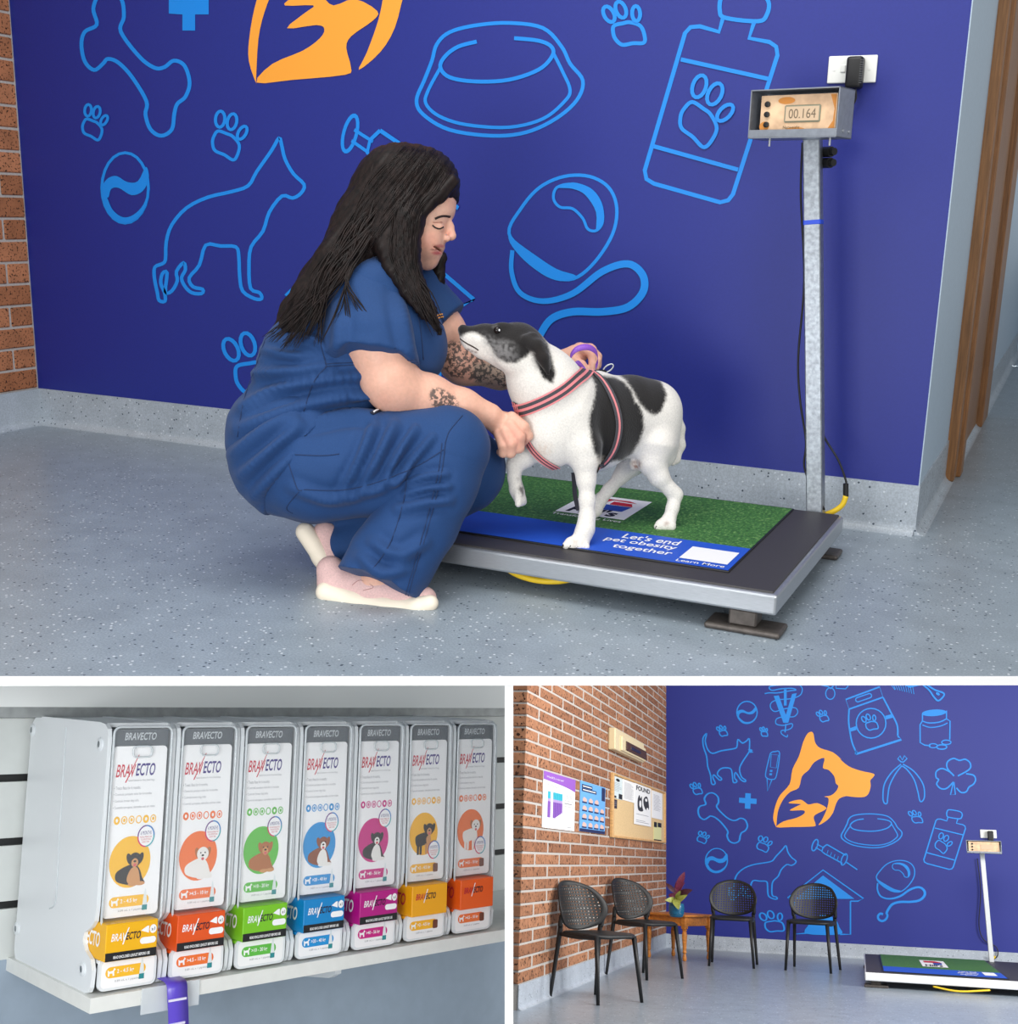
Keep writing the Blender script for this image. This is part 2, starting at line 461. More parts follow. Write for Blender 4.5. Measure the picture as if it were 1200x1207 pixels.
# ================================================================ weighing room
W1 = 3.665; XL1 = -3.91; XR1 = -0.36
m_blue = m_grain('blue_wall_paint', (29, 41, 134), 0.5, 160, 0.05)
m_icon = mat('mural_blue', (10, 138, 232), 0.5)
m_orange = mat('mural_orange', (255, 168, 56), 0.5)
m_floor1 = m_vinyl('floor_vinyl', (145, 157, 167), 95, 0.33, 0.10)
m_cove = m_vinyl('coving_vinyl', (172, 181, 190), 90, 0.4, 0.09)
m_pale = m_grain('pale_wall_paint', (176, 194, 210), 0.6, 90, 0.04)
m_white = mat('white_paint', (250, 250, 250), 0.6)
m_mortar = m_grain('mortar', (182, 176, 170), 0.95, 120, 0.12, 0.2)
m_br1 = m_brick('brick_clay', (190, 128, 92), (160, 104, 72), 110)
m_black = mat('black_plastic', (22, 22, 24), 0.45)
m_rubber = m_grain('dark_rubber', (58, 56, 58), 0.55, 200, 0.1)
m_steel = m_grain('brushed_steel', (178, 182, 187), 0.36, 40, 0.08, metal=0.75, stretch=(1, 1, 20))
m_galv = m_grain('galvanised_steel', (150, 156, 163), 0.42, 90, 0.25, metal=0.8)
m_timber = m_grain('door_timber', (142, 98, 58), 0.45, 14, 0.3, stretch=(12, 12, 0.6))

# floor slab with its front edge, and the white dividers between the rooms
fa = R1.on(0, 797, 'z', 0); fb = R1.on(1200, 797, 'z', 0); fd = (fb - fa) / np.linalg.norm(fb - fa)
pl = fa + fd * ((-4.1 - fa[0]) / fd[0]); pr = fa + fd * ((1.6 - fa[0]) / fd[0])
SLAB = 0.0188
poly = [pl[:2], pr[:2], (1.6, 9.6), (-4.1, 9.6)]
mk('floor', prism(poly, (0, 0, -SLAB), (1, 0, 0), (0, 1, 0), SLAB), m_floor1, room=R1, kind='structure',
   label='speckled blue grey vinyl floor of the weighing room')
nf = A3(fd[1], -fd[0], 0)
mk('trim_1', prism([pl[:2], pr[:2], (pr + nf * .004)[:2], (pl + nf * .004)[:2]], (0, 0, -SLAB), (1, 0, 0), (0, 1, 0), SLAB), m_white, room=R1,
   kind='structure', label='white edge of the floor slab above the two lower rooms')
hw = 5 * 2.47 / FPX; dv = []
for d in (2.47, 3.9):
    for x in (-1, 1):
        for y in (803, 1290): dv.append(R1.at(600 + x * hw * FPX / d, y, d))
mk('wall_divider', (np.array(dv), [[0, 1, 3, 2], [4, 6, 7, 5], [0, 4, 5, 1], [2, 3, 7, 6], [0, 2, 6, 4], [1, 5, 7, 3]]), m_white, room=R1,
   kind='structure', label='thin white wall between the shelf and the waiting room')

wall1 = mk('wall_back', box(XL1 - .1, XR1, W1, W1 + .1, 0, 2.6), m_blue, room=R1, kind='structure', label='dark blue feature wall with light blue pet drawings')
mk('wall_right', box(XR1 - .1, XR1, W1 + .1, 9.5, 0, 2.6), m_pale, room=R1, kind='structure', label='pale grey blue return wall beside the doorway')
mk('wall_corridor', box(XR1 - .1, 1.6, 9.5, 9.6, 0, 2.6), m_pale, room=R1, kind='structure', label='pale wall at the end of the corridor')
# the return is painted pale on its corner face too
mk('wall_right', box(XR1, XR1 + .003, W1, W1 + .1, .0, 2.6), m_pale, room=R1, kind='structure', label='narrow pale corner face at the end of the blue wall')

def coving(room, a, b, nrm, h=.152, ext=.034, m=m_cove):
    """coved skirting from a to b; nrm points into the room"""
    a, b, nrm = [np.asarray(v, float) for v in (a, b, nrm)]; T = b - a; L = np.linalg.norm(T); T /= L
    prof = [(0, 0), (ext, 0)] + [(ext - (ext - .005) * math.sin(t), (ext - .005) * (1 - math.cos(t))) for t in np.linspace(.25, math.pi / 2, 6)] + [(.005, h), (0, h)]
    n = len(prof); V = []
    for e in (a, b):
        for p, z in prof: V.append(e + nrm * p + A3(0, 0, z))
    F = [[i, (i + 1) % n, n + (i + 1) % n, n + i] for i in range(n)] + [list(range(n))[::-1], [n + i for i in range(n)]]
    return np.array(V), F
mk('baseboard_back', coving(R1, (XL1, W1, 0), (XR1, W1, 0), (0, -1, 0)), m_cove, room=R1, kind='structure', label='speckled grey coved skirting under the blue wall')
mk('baseboard_right', coving(R1, (XR1, W1 - .005, 0), (XR1, 9.5, 0), (1, 0, 0)), m_cove, room=R1, kind='structure', label='speckled grey coved skirting along the return wall')
mk('baseboard_left', coving(R1, (XL1, 2.5, 0), (XL1, W1, 0), (1, 0, 0)), m_cove, room=R1, kind='structure', label='speckled grey coved skirting under the bricks by the blue wall')

# brick wall at the left
bw = mk('wall_left', box(XL1 - .14, XL1 - .006, 2.5, W1, 0, 2.5), m_mortar, room=R1, kind='structure', label='brown brick wall beside the blue wall in the weighing room')
bme = None
def brick_mesh(name, lx, ly, lz, m, b=.004):
    V, F = box(-lx / 2, lx / 2, -ly / 2, ly / 2, -lz / 2, lz / 2, b, 1)
    me = bpy.data.meshes.new(name); me.from_pydata(V.tolist(), [], F); me.update(); me.materials.append(m); return me
def lay(parent, me, p):
    o = bpy.data.objects.new('brick', me); COL.objects.link(o); o.parent = parent
    o.location = Vector((np.asarray(p) - ORG[parent.name]).tolist()); return o
ch = .0868; bl = .235
full = brick_mesh('brick', .012, bl - .01, ch - .010, m_br1); half = brick_mesh('brick', .012, bl / 2 - .01, ch - .010, m_br1)
rngb = random.Random(4)
for r in range(26):
    z = .152 + ch * (r + .5)
    y = W1 - .002
    if r % 2: lay(bw, half, (XL1 - .006 + rngb.uniform(-.0012, .0012), y - bl / 4, z)); y -= bl / 2
    while y - bl > 2.62:
        lay(bw, full, (XL1 - .006 + rngb.uniform(-.0012, .0012), y - bl / 2, z)); y -= bl

# doorway in the return wall
door = mk('door_1', box(XR1 - .03, XR1 + .008, 4.95, 5.85, 0, 2.2), m_timber, room=R1, kind='structure', label='brown timber door at the right edge')
mk('door_frame', merge([box(XR1 - .02, XR1 + .035, 4.52, 4.95, 0, 2.35, .006), box(XR1 - .02, XR1 + .05, 4.62, 4.72, 0, 2.35, .006)]), m_timber, parent=door)
mk('door_frame', box(XR1 - .02, XR1 + .035, 5.85, 6.2, 0, 2.35, .006), m_timber, parent=door)

# ---------------------------------------------------------------- weighing scale
SX0, SX1, SY0, SY1, SZ = -1.66, -0.523, 2.548, 3.372, 0.105
sc = thing('weighing_scale', (-1.07, 2.96, 0), R1, 'large floor scale with a galvanised pole and readout against the blue wall beside the dog', 'scale')
fr = mk('platform', box(SX0, SX1, SY0, SY1, .052, SZ - .004, .006, 2), m_steel, parent=sc, label='brushed steel platform frame')
mk('deck', box(SX0 + .012, SX1 - .012, SY0 + .012, SY1 - .004, SZ - .006, SZ, .002, 1), m_rubber, parent=sc, label='dark rubber deck')
for x, y in ((-.597, 2.585), (-1.53, 2.585), (-.60, 3.30), (-1.53, 3.30)):
    ft = mk('foot', box(x - .088, x + .088, y - .045, y + .045, 0, .014, .006, 2), m_grain('foot_steel', (92, 86, 82), .5, 60, .2, metal=.5), parent=sc)
    mk('foot_bracket', box(x - .035, x + .03, y - .03, y + .03, .014, .053, .004, 1), MATS['foot_steel'], parent=ft)
pb = R1.on(963, 604, 'y', 3.40); pt = R1.on(958, 163, 'y', 3.42)
pb[2] = .06
def beam(p, q, ww, dd, hollow=0, b=.003):
    L = np.linalg.norm(q - p); d = (q - p) / L; V, F = box(-ww / 2, ww / 2, -dd / 2, dd / 2, 0, L, b, 1)
    ax = np.cross(A3(0, 1, 0), d); ax /= np.linalg.norm(ax); ay = np.cross(d, ax)
    return p + V[:, :1] * ax + V[:, 1:2] * ay + V[:, 2:] * d, F
mk('pole', beam(pb, pt, .046, .046), m_galv, parent=sc, label='galvanised square pole')
mk('tape', beam(pb + (pt - pb) * .785, pb + (pt - pb) * .80, .048, .048), mat('blue_tape', (40, 80, 215), .5), parent=sc, label='blue tape band')
# readout housing on the pole
dc = R1.on(944, 135, 'y', 3.33); Rd = rz(-12)
def dloc(g): return xf(g, Rd, dc)
hx, hz, hd = .125, .062, .05
t = .003
m_hous = m_grain('housing_steel', (150, 156, 166), .4, 60, .1, metal=.6)
hs = mk('readout_housing', dloc(merge([box(-hx, hx, -hd, hd, hz - t, hz), box(-hx, hx, -hd, hd, -hz, -hz + t), box(-hx, -hx + t, -hd, hd, -hz, hz),
   box(hx - t, hx, -hd, hd, -hz, hz), box(-hx, hx, hd - t, hd, -hz, hz), box(-hx, hx, -hd, -hd + .006, -hz, -hz + .022, .002, 1)])), m_hous, parent=sc, label='open fronted steel housing')
fp = mk('face_panel', dloc(box(-hx + .022, hx - .014, -hd + .022, -hd + .03, -hz + .014, hz - .014)), m_grain('face_panel_paint', (236, 196, 158), .5, 22, .25), parent=sc, label='faded peach control panel')
fo = dc + Rd @ A3(0, -hd + .0215, 0); fux = Rd @ A3(1, 0, 0); fuy = A3(0, 0, 1)
m_rust = mat('rust_patch', (214, 140, 62), .6)
for g in (fill2([(.108, .046), (.108, -.046), (.085, -.046), (.103, -.02), (.105, .01), (.092, .046)]), fill2(ell2(-.03, .034, .024, .009)), fill2(ell2(.0, -.042, .03, .008)), fill2(ell2(-.09, -.03, .014, .012))): mk('rust_patch', flat(g, fo, fux, fuy, .0003), m_rust, parent=fp)
mk('screen', dloc(box(-.033, .068, -hd + .019, -hd + .023, -.022, .022, .003, 1)), mat('lcd_frame', (150, 150, 130), .4), parent=fp)
mk('screen', dloc(box(-.029, .064, -hd + .018, -hd + .021, -.018, .018)), mat('lcd', (218, 190, 158), .3), parent=fp)
mk('digits', flat(fit2(text2('00.164', 1), -.02, .056, -.012, .012), dc + Rd @ A3(0, -hd + .0176, 0), fux, fuy, 0), mat('lcd_digit', (120, 104, 84), .5), parent=fp)
m_pp = mat('panel_print', (96, 84, 60), .6)
for tx, x0, x1, y0, y1 in (('Netweight', -.035, .012, -.040, -.030)  ,): mk('lettering', flat(fit2(text2(tx, 1), x0, x1, y0, y1), fo, fux, fuy, .0006), m_pp, parent=fp)
for k in range(3):
    mk('button', xf(lathe([(.0075, 0), (.0075, .006), (.004, .007), (0, .007)], 12), Rd @ rx(90), dc + Rd @ A3(-.083, -hd + .0215, .026 - .026 * k)), m_black, parent=fp)
for g in [cyl((hx, -.01, -.045), (hx + .003, -.01, -.045), .004, n=8), cyl((hx, .03, -.045), (hx + .003, .03, -.045), .004, n=8)] + [cyl((x, -.03, -hz), (x, -.03, -hz - .02), .003, n=8) for x in (-.07, .10)]: mk('screw', dloc(g), m_steel, parent=hs)
for q, (x, y) in enumerate(((974, 179), (973, 192))):
    c = R1.on(x, y, 'y', 3.44); mk('cable_gland', merge([cyl(c + A3(-.02, .02, 0), c + A3(.016, -.01, .0), .014, n=12), cyl(c + A3(.016, -.01, 0), c + A3(.026, -.018, 0), .010, n=12)]), m_black, parent=sc)
def pxpath(room, pts, ax, v): return spline([room.on(x, y, ax, vv) for (x, y), vv in zip(pts, np.broadcast_to(v, len(pts)))], 6)
mk('cable', tube(pxpath(R1, [(946, 168), (944, 230), (948, 330), (941, 420), (943, 470), (950, 520), (948, 550), (958, 575), (972, 601)], 'y', [3.45] * 5 + [3.44, 3.42, 3.40, 3.39]), .0032, 6), m_black, parent=sc, smooth=True)
mk('cable', tube(pxpath(R1, [(967, 500), (972, 516), (988, 542), (997, 566), (997, 572)], 'y', 3.44), .0032, 6), m_black, parent=sc, smooth=True)
mk('connector', tube(pxpath(R1, [(997, 570), (997, 586)], 'y', 3.44), .008, 10), m_black, parent=sc)
mk('yellow_hose', tube(pxpath(R1, [(997, 585), (993, 595), (984, 602), (974, 606)], 'y', 3.43), .008, 10), mat('yellow_hose', (238, 200, 40), .5), parent=sc, smooth=True)
mk('yellow_hose', tube(spline([(-1.24, 2.62, .05), (-1.19, 2.60, .036), (-1.13, 2.595, .030), (-1.07, 2.60, .036), (-1.02, 2.62, .05)], 8), .008, 8), MATS['yellow_hose'], parent=sc, smooth=True)

# printed mat lying on the deck
MX0, MX1, MY0, MY1 = -1.63, -0.662, 2.652, 3.358; MB = 2.872; mz = SZ
m_grass = mat('grass_print', (58, 112, 50), .7)
_f = noise_tex(m_grass, pos(m_grass, (1, .6, 1)), 130, 4, .7); _r = ramp(m_grass, [(.3, lin((22, 66, 24))), (.55, lin((62, 118, 52))), (.75, lin((140, 176, 104)))]); ln(m_grass, _f, _r.inputs[0]); ln(m_grass, _r.outputs[0], bsdf(m_grass).inputs['Base Color'])
mt = thing('printed_mat', (-1.1, 3.0, mz), R1, 'green grass print mat with white slogan under the dog', 'mat')
mk('mat_base', box(MX0, MX1, MY0, MY1, mz, mz + .004, .001, 1), m_black, parent=mt)
def sheet(x0, x1, y0, y1, z): return np.array([(x0, y0, z), (x1, y0, z), (x1, y1, z), (x0, y1, z)], float), [[0, 1, 2, 3]]
zt = mz + .0045
mk('grass_panel', sheet(MX0 + .006, MX1 - .004, MB, MY1 - .006, zt), m_grass, parent=mt, label='grass printed field')
mk('blue_band', sheet(MX0 + .006, MX1 - .004, MY0 + .006, MB, zt), mat('mat_blue', (28, 84, 200), .55), parent=mt, label='bright blue band')
m_wprint = mat('white_print', (246, 246, 248), .6)
def matrect(px):  # four photo points -> plane rectangle axes
    return [R1.on(x, y, 'z', zt) for x, y in px]
lines = []
for s, (x0, y0), (x1, y1), hgt in (("Let's end", (729, 636), (797, 644), .047), ('pet obesity', (706, 640), (792, 651), .047), ('together', (719, 645.5), (787, 657), .047)):
    a = R1.on(x0, y0, 'z', zt); b = R1.on(x1, y1, 'z', zt); y = (a[1] + b[1]) / 2
    lines.append((s, a[0], b[0], y, hgt))
ys = [2.805, 2.752, 2.699]
mk('slogan', merge([flat(fit2(text2(s, 1, 0, .012), a, b, y, y + h * (1.0 if s[0] != 'p' else 1.0)), (0, 0, 0), (1, 0, 0), (0, 1, 0), zt + .0006) for (s, a, b, _, h), y in zip(lines, ys)]), m_wprint, parent=mt, label='white slogan lettering')
qa = R1.on(836, 655, 'z', zt)
mk('print_patch', sheet(qa[0] - .06, qa[0] + .06, qa[1] - .055, qa[1] + .06, zt + .0006), m_wprint, parent=mt)
mk('lettering', flat(fit2(text2('Learn More', 1, 0, .01), qa[0] - .06, qa[0] + .06, qa[1] - .085, qa[1] - .066), (0, 0, 0), (1, 0, 0), (0, 1, 0), zt + .0006), m_wprint, parent=mt)
Q = matrect([(655, 602), (735, 613.5), (766, 591), (708, 585)])
lo_, lu, lv = Q[0], Q[1] - Q[0], Q[3] - Q[0]
lu = A3(Q[1][0] - Q[0][0], 0, 0); lv = A3(0, (Q[3][1] + Q[2][1] - Q[0][1] - Q[1][1]) / 2, 0); lo_ = A3(Q[0][0], (Q[0][1] + Q[1][1]) / 2, zt)
lv = lv + A3((Q[3][0] + Q[2][0] - Q[0][0] - Q[1][0]) / 2, 0, 0) * .0
lg = mk('logo_panel', flat(fill2([(0, 0), (1, 0), (1, 1), (0, 1)]), lo_, lu, lv, .0006), m_wprint, parent=mt, label='white logo panel with red and blue emblem')
mk('logo_red', flat(merge([fill2([(.15, .62), (.45, .62), (.45, .75), (.5, .88), (.15, .88)]), fill2([(.52, .62), (.86, .62), (.8, .76), (.52, .78)]), fill2([(.3, .88), (.72, .88), (.86, .8), (.5, .84)])]), lo_, lu, lv, .0012), mat('logo_red', (206, 32, 44), .6), parent=lg)
mk('logo_blue', flat(merge([fill2([(.12, .34), (.42, .34), (.42, .60), (.12, .60)]), fill2([(.45, .34), (.82, .34), (.86, .60), (.45, .60)])]), lo_, lu, lv, .0012), mat('logo_blue', (36, 76, 172), .6), parent=lg)
mk('logo_lettering', flat(fit2(text2("Hill's", 1, .1, .03), .12, .82, .06, .34), lo_, lu, lv, .0014), mat('print_black', (20, 20, 24), .6), parent=lg)
mk('lettering', flat(fit2(text2('Transforming Lives', 1, 0, .005), 0, 1.0, -.16, -.05), lo_, lu, lv, .0006), m_wprint, parent=mt)

# power point and plug pack on the wall
pc = R1.on(1005, 82, 'y', W1)
pp = thing('power_point', (pc[0], W1, pc[2] - .036), R1, 'white wall socket plate above the scale readout', 'power socket')
mk('plate', box(pc[0] - .068, pc[0] + .068, W1 - .009, W1, pc[2] - .037, pc[2] + .037, .003, 2), mat('socket_white', (240, 241, 236), .35), parent=pp)
mk('rocker_switch', box(pc[0] - .032, pc[0] - .018, W1 - .0125, W1 - .008, pc[2] - .008, pc[2] + .012, .0015, 1), MATS['socket_white'], parent=pp)
for d in (-.05, .047): mk('screw_cap', cyl((pc[0] + d, W1 - .0105, pc[2]), (pc[0] + d, W1 - .008, pc[2]), .004, n=10), MATS['socket_white'], parent=pp)
ax_ = R1.on(1008, 86, 'y', W1 - .03)
ad = thing('plug_adapter', (ax_[0], W1 - .009, ax_[2] - .045), R1, 'black plug pack pushed into the wall socket', 'adapter')
mk('adapter_body', box(ax_[0] - .023, ax_[0] + .023, W1 - .055, W1 - .0095, ax_[2] - .043, ax_[2] + .043, .009, 3), m_black, parent=ad, smooth=True)
for k in range(11): mk('grip_rib', box(ax_[0] + .016, ax_[0] + .0235, W1 - .056, W1 - .052, ax_[2] - .03 + .006 * k, ax_[2] - .027 + .006 * k), mat('adapter_rib', (70, 72, 76), .4), parent=ad)
mk('cable', tube(spline([ax_ + A3(.004, .0, -.04), ax_ + A3(.006, .004, -.075), ax_ + A3(-.03, .012, -.13)], 5), .003, 6), m_black, parent=ad)
# ================================================================ wall drawings (flat paint on the two feature walls)
W3 = 14.64; XL3 = -2.205
def dlt(src, dst):
    A = []
    for (x, y), (u, v) in zip(src, dst):
        A.append([x, y, 1, 0, 0, 0, -u * x, -u * y, -u]); A.append([0, 0, 0, x, y, 1, -v * x, -v * y, -v])
    return np.linalg.svd(np.array(A))[2][-1].reshape(3, 3)
def hmap(H, P):
    q = np.c_[np.asarray(P, float), np.ones(len(P))] @ H.T; return q[:, :2] / q[:, 2:]
_p1 = [(147.5, 221.5), (329, 163), (190, 160), (855, 238), (762, 208), (977, 68), (686, 207), (300, 98), (414, 86), (340, 29), (590, 162)]
_p3 = [(843.7, 1014.7), (926.3, 997), (866.3, 993.8), (1120.8, 1025), (1088, 1015.7), (1156.8, 978.6), (1064.5, 1014), (914.5, 975.5), (961, 972), (930.8, 955), (1030, 999)]
H13 = dlt(_p1, _p3); H31 = np.linalg.inv(H13)
def Z(pts, ox, oy, s): return [(ox + x / s, oy + y / s) for x, y in pts]
# a drawing = (name, label words, source panel, [(kind, points, width, closed, smooth)])
PAWPAD = [(510, 312), (530, 318), (545, 325), (560, 345), (555, 370), (545, 380), (525, 368), (503, 358), (497, 340), (500, 325)]
PAWTOE = [(515, 284, 11, 19, 5), (543, 290, 11, 19, 12), (567, 316, 9, 17, 30)]
def paw(cx, cy, size, rot, w, squash=1.0):
    c, s = math.cos(math.radians(rot)), math.sin(math.radians(rot)); out = []
    for sh in [spline(PAWPAD, 5, True)] + [ell2(*t_, n=16) for t_ in PAWTOE]:
        d = (np.asarray(sh) - [532, 325]) * size / 118.0; d[:, 0] *= squash
        out.append(('s', np.stack([cx + c * d[:, 0] - s * d[:, 1], cy + s * d[:, 0] + c * d[:, 1]], 1), w, True))
    return out
def sm(pts, n=5, closed=True): return spline(pts, n, closed)
def half(p): return [(x / 2, y / 2) for x, y in p]
DR = []
# --- traced in the weighing room picture
DR.append(('mural_bone', 'light blue outline drawing of a bone', 1, [('s', sm(half([(228, 58), (200, 75), (192, 105), (200, 145), (222, 165), (243, 150), (254, 139), (278, 147), (310, 180), (345, 238), (343, 270), (355, 305), (380, 320), (405, 305), (411, 268), (418, 245), (437, 228), (447, 195), (435, 155), (410, 143), (388, 158), (365, 160), (330, 135), (285, 75), (292, 40), (287, 0), (262, -24), (235, -15), (220, 20)])), 4.6, True)]))
DR.append(('mural_plus', 'solid blue plus sign', 1, [('f', [(215, 17), (199, 16), (199, -2), (215, -2), (215, -20), (230, -20), (230, -2), (246, -2), (246, 17), (230, 17), (230, 36), (215, 36)])]))
DR.append(('mural_ball', 'light blue drawing of a ball with a wave stripe', 1, [('s', ell2(147.5, 221.5, 27.5, 41.5), 3.4, True),
  ('f', sm(half([(243, 436), (255, 420), (275, 415), (300, 429), (325, 427), (344, 393), (351, 420), (337, 450), (310, 460), (280, 443), (262, 446), (255, 466), (243, 455)]), 4)),
  ('f', sm(half([(239, 440), (246, 480), (262, 512), (295, 527), (328, 510), (346, 480), (351, 445), (338, 482), (315, 506), (290, 512), (266, 495), (252, 465)]), 4))]))
DR.append(('mural_dog', 'light blue outline drawing of a standing shepherd dog', 1, [('s', sm(half([(658, 325), (640, 355), (605, 405), (585, 438), (545, 452), (490, 465), (440, 490), (405, 530), (392, 570), (390, 612), (382, 622), (365, 630), (364, 655), (371, 690), (375, 708), (389, 710), (388, 690), (379, 668), (383, 645), (394, 643), (390, 688), (405, 686), (418, 662), (416, 640), (433, 619), (437, 636), (428, 655), (436, 675), (452, 690), (475, 692), (478, 682), (455, 676), (446, 655), (470, 625), (485, 578), (520, 580), (556, 582), (563, 605), (565, 650), (572, 686), (600, 704), (617, 704), (612, 690), (591, 680), (587, 630), (592, 582), (620, 545), (635, 500), (665, 462), (690, 467), (710, 455), (717, 435), (692, 410), (672, 375), (664, 342)]), 3), 4.2, True)]))
DR.append(('mural_bowl', 'light blue drawing of a pet bowl', 1, [('s', sm([(515, 52), (530, 38), (560, 30), (600, 27), (640, 33), (662, 55), (672, 75), (687, 95), (680, 118), (655, 140), (620, 156), (580, 160), (530, 153), (499, 135), (491, 118), (500, 95), (509, 72)]), 4.4, True),
  ('s', sm([(519, 80), (505, 106), (502, 122), (518, 137), (550, 147), (600, 150), (640, 140), (665, 120), (672, 106), (663, 84), (652, 62)], 5, False), 4.0, False),
  ('s', sm([(562, 49), (540, 55), (525, 66), (519, 79), (530, 91), (560, 96), (600, 94), (635, 82), (651, 66), (650, 55), (635, 48), (606, 45)], 5, False), 4.6, False)]))
zb = lambda p: Z(p, 600, 0, 2)
DR.append(('mural_bottle', 'light blue drawing of a medicine bottle with a paw label', 1, [('s', np.array(zb([(505, 40), (495, 75), (450, 62), (428, 64), (415, 78), (320, 402), (324, 422), (342, 433), (498, 477), (517, 472), (528, 458), (633, 130), (630, 110), (614, 99), (566, 90), (578, 52)])), 5, False),
  ('s', sm(zb([(497, 25), (510, 42), (588, 50), (608, 34), (612, 5), (590, -14), (518, -22), (500, -5)])), 5, True),
  ('s', np.array(zb([(405, 140), (612, 186)])), 5, False), ('s', np.array(zb([(342, 345), (540, 400)])), 5, False)] + paw(829, 133, 84, 14, 4.6)))
DR.append(('mural_lead', 'light blue drawing of a retractable dog lead', 1, [('s', sm(zb([(0, 550), (28, 492), (72, 442), (130, 416), (190, 416), (235, 442), (254, 490), (244, 552), (202, 618), (152, 657), (98, 650), (45, 608)])), 4, True),
  ('f', sm(zb([(0, 545), (14, 566), (60, 600), (112, 634), (158, 650), (130, 663), (88, 652), (36, 614), (2, 572)]), 4)),
  ('s', sm(zb([(105, 468), (113, 442), (150, 434), (190, 446), (214, 476), (221, 520), (207, 543), (186, 540), (174, 515), (150, 492), (120, 488)])), 3.4, True),
  ('f', sm(zb([(113, 442), (150, 430), (192, 444), (218, 476), (224, 520), (206, 546), (205, 500), (180, 460), (150, 445)]), 4)),
  ('s', sm(zb([(8, 590), (6, 640), (26, 690), (80, 710), (150, 692), (220, 640), (280, 622), (315, 648), (316, 688), (280, 724), (220, 735), (150, 735), (100, 752), (72, 792), (60, 822)]), 6, False), [5, 6, 8, 9, 9, 9, 8], False)]))
DR.append(('mural_paw', 'smallest blue paw print beside the bone', 1, paw(110, 145, 43, 0, 3.4)))
DR.append(('mural_paw', 'blue paw print above the dog drawing', 1, paw(268, 161, 59, 0, 3.8)))
DR.append(('mural_paw', 'blue paw print beside the bottle drawing', 1, paw(737, 30, 62, -33, 4.6)))
DR.append(('mural_paw', 'blue paw print low beside the house drawing', 1, paw(298, 432, 86, -30, 4.6)))
# --- traced in the waiting room picture
z5 = lambda p: Z(p, 800, 800, 6); z6 = lambda p: Z(p, 990, 800, 5.714); z8 = lambda p: Z(p, 900, 800, 2.967); z3 = lambda p: Z(p, 780, 1000, 5.4545)
logo_a = z5([(690, 1050), (670, 1000), (672, 950), (690, 880), (720, 820), (785, 745), (805, 640), (850, 550), (880, 450), (910, 390), (940, 375), (955, 395), (965, 450), (1000, 490), (1090, 520), (1150, 570)]) + z6([(0, 540), (60, 590), (140, 620), (228, 640), (225, 662), (205, 685), (208, 720), (195, 770), (165, 796), (100, 797), (40, 790), (10, 794)]) + z5([(1185, 830), (1140, 845), (1115, 880), (1090, 950), (1050, 1000), (990, 1036), (1012, 1000), (1045, 930), (1060, 870), (1056, 842), (1030, 834), (1075, 826), (1110, 800), (1130, 760), (1112, 740), (1100, 690), (1060, 645), (1020, 630), (1030, 560), (960, 590), (920, 645), (872, 690), (850, 770), (790, 800), (750, 840), (720, 890), (700, 950), (691, 1040)])
DR.append(('mural_logo', 'orange dog head with a cat and rabbit emblem', 3, [('o', sm(logo_a, 3)), ('o', sm(z5([(692, 1050), (740, 1010), (830, 985), (880, 960), (893, 940), (870, 930), (785, 932), (840, 900), (862, 886), (780, 881), (800, 866), (860, 855), (890, 870), (920, 890), (980, 880), (1042, 910), (1030, 930), (970, 960), (955, 985), (968, 1030), (950, 1045), (800, 1049)]), 3))]))
DR.append(('mural_cat', 'light blue outline drawing of a walking cat', 3, [('s', sm(z5([(195, 388), (172, 420), (175, 480), (198, 550), (205, 620), (225, 680), (232, 740), (250, 748), (258, 735), (242, 700), (250, 680), (285, 715), (303, 714), (300, 702), (275, 680), (280, 655), (310, 632), (365, 635), (378, 670), (385, 730), (405, 733), (412, 722), (395, 700), (402, 662), (440, 715), (470, 728), (472, 716), (445, 695), (430, 640), (450, 590), (490, 530), (500, 505), (500, 425), (480, 440), (455, 455), (440, 448), (418, 430), (412, 480), (390, 495), (300, 510), (240, 528), (205, 500), (188, 440), (196, 400)]), 3), 1.7, True), ('f', z5([(490, 500), (510, 498), (525, 505), (518, 512), (530, 522), (505, 524)]))]))
DR.append(('mural_ball', 'small blue ball drawing near the top of the wall', 3, [('s', ell2(880.5, 839.7, 12, 13), 1.5, True), ('f', sm(z5([(415, 235), (430, 222), (455, 220), (490, 236), (520, 226), (545, 195), (552, 215), (530, 245), (495, 252), (455, 240), (432, 248), (425, 270)]), 4)), ('f', sm(z5([(412, 250), (425, 290), (460, 318), (510, 315), (545, 270), (515, 300), (470, 305), (435, 280)]), 4))]))
vs_ = [('f', z5([(672, 122), (708, 118), (758, 255), (802, 108), (835, 102), (775, 312), (740, 312)])), ('f', z5([(744, 75), (764, 75), (764, 190), (744, 190)]))]
DR.append(('mural_emblem', 'blue veterinary emblem of a letter V with a snake', 3, vs_ + [('s', sm(z5([(608, 106), (640, 100), (700, 100), (790, 85), (830, 80), (800, 68), (720, 72), (660, 82), (640, 60), (680, 48), (760, 40)]), 5, False), 1.4, False), ('s', sm(z5([(850, 40), (874, 70), (860, 115), (800, 140), (700, 150), (655, 170), (650, 205), (680, 232), (740, 215), (820, 205), (842, 235), (815, 268), (740, 270), (692, 285), (690, 320), (740, 330), (800, 318), (800, 345), (770, 362), (726, 368), (730, 392), (765, 412), (770, 395)]), 5, False), 1.3, False), ('s', np.array(z5([(758, 320), (752, 380)])), 1.6, False)]))
DR.append(('mural_tag', 'blue drawing of a key ring tag at the top', 3, [('s', ell2(978.7, 817.5, 5.4, 6.8), 1.3, True), ('s', np.array(z5([(1010, 45), (1055, 55), (1075, 70), (1095, 50)])), 1.6, False), ('s', np.array(z5([(1115, 30), (1112, 68), (1180, 72), (1200, 50)])), 1.4, False)]))
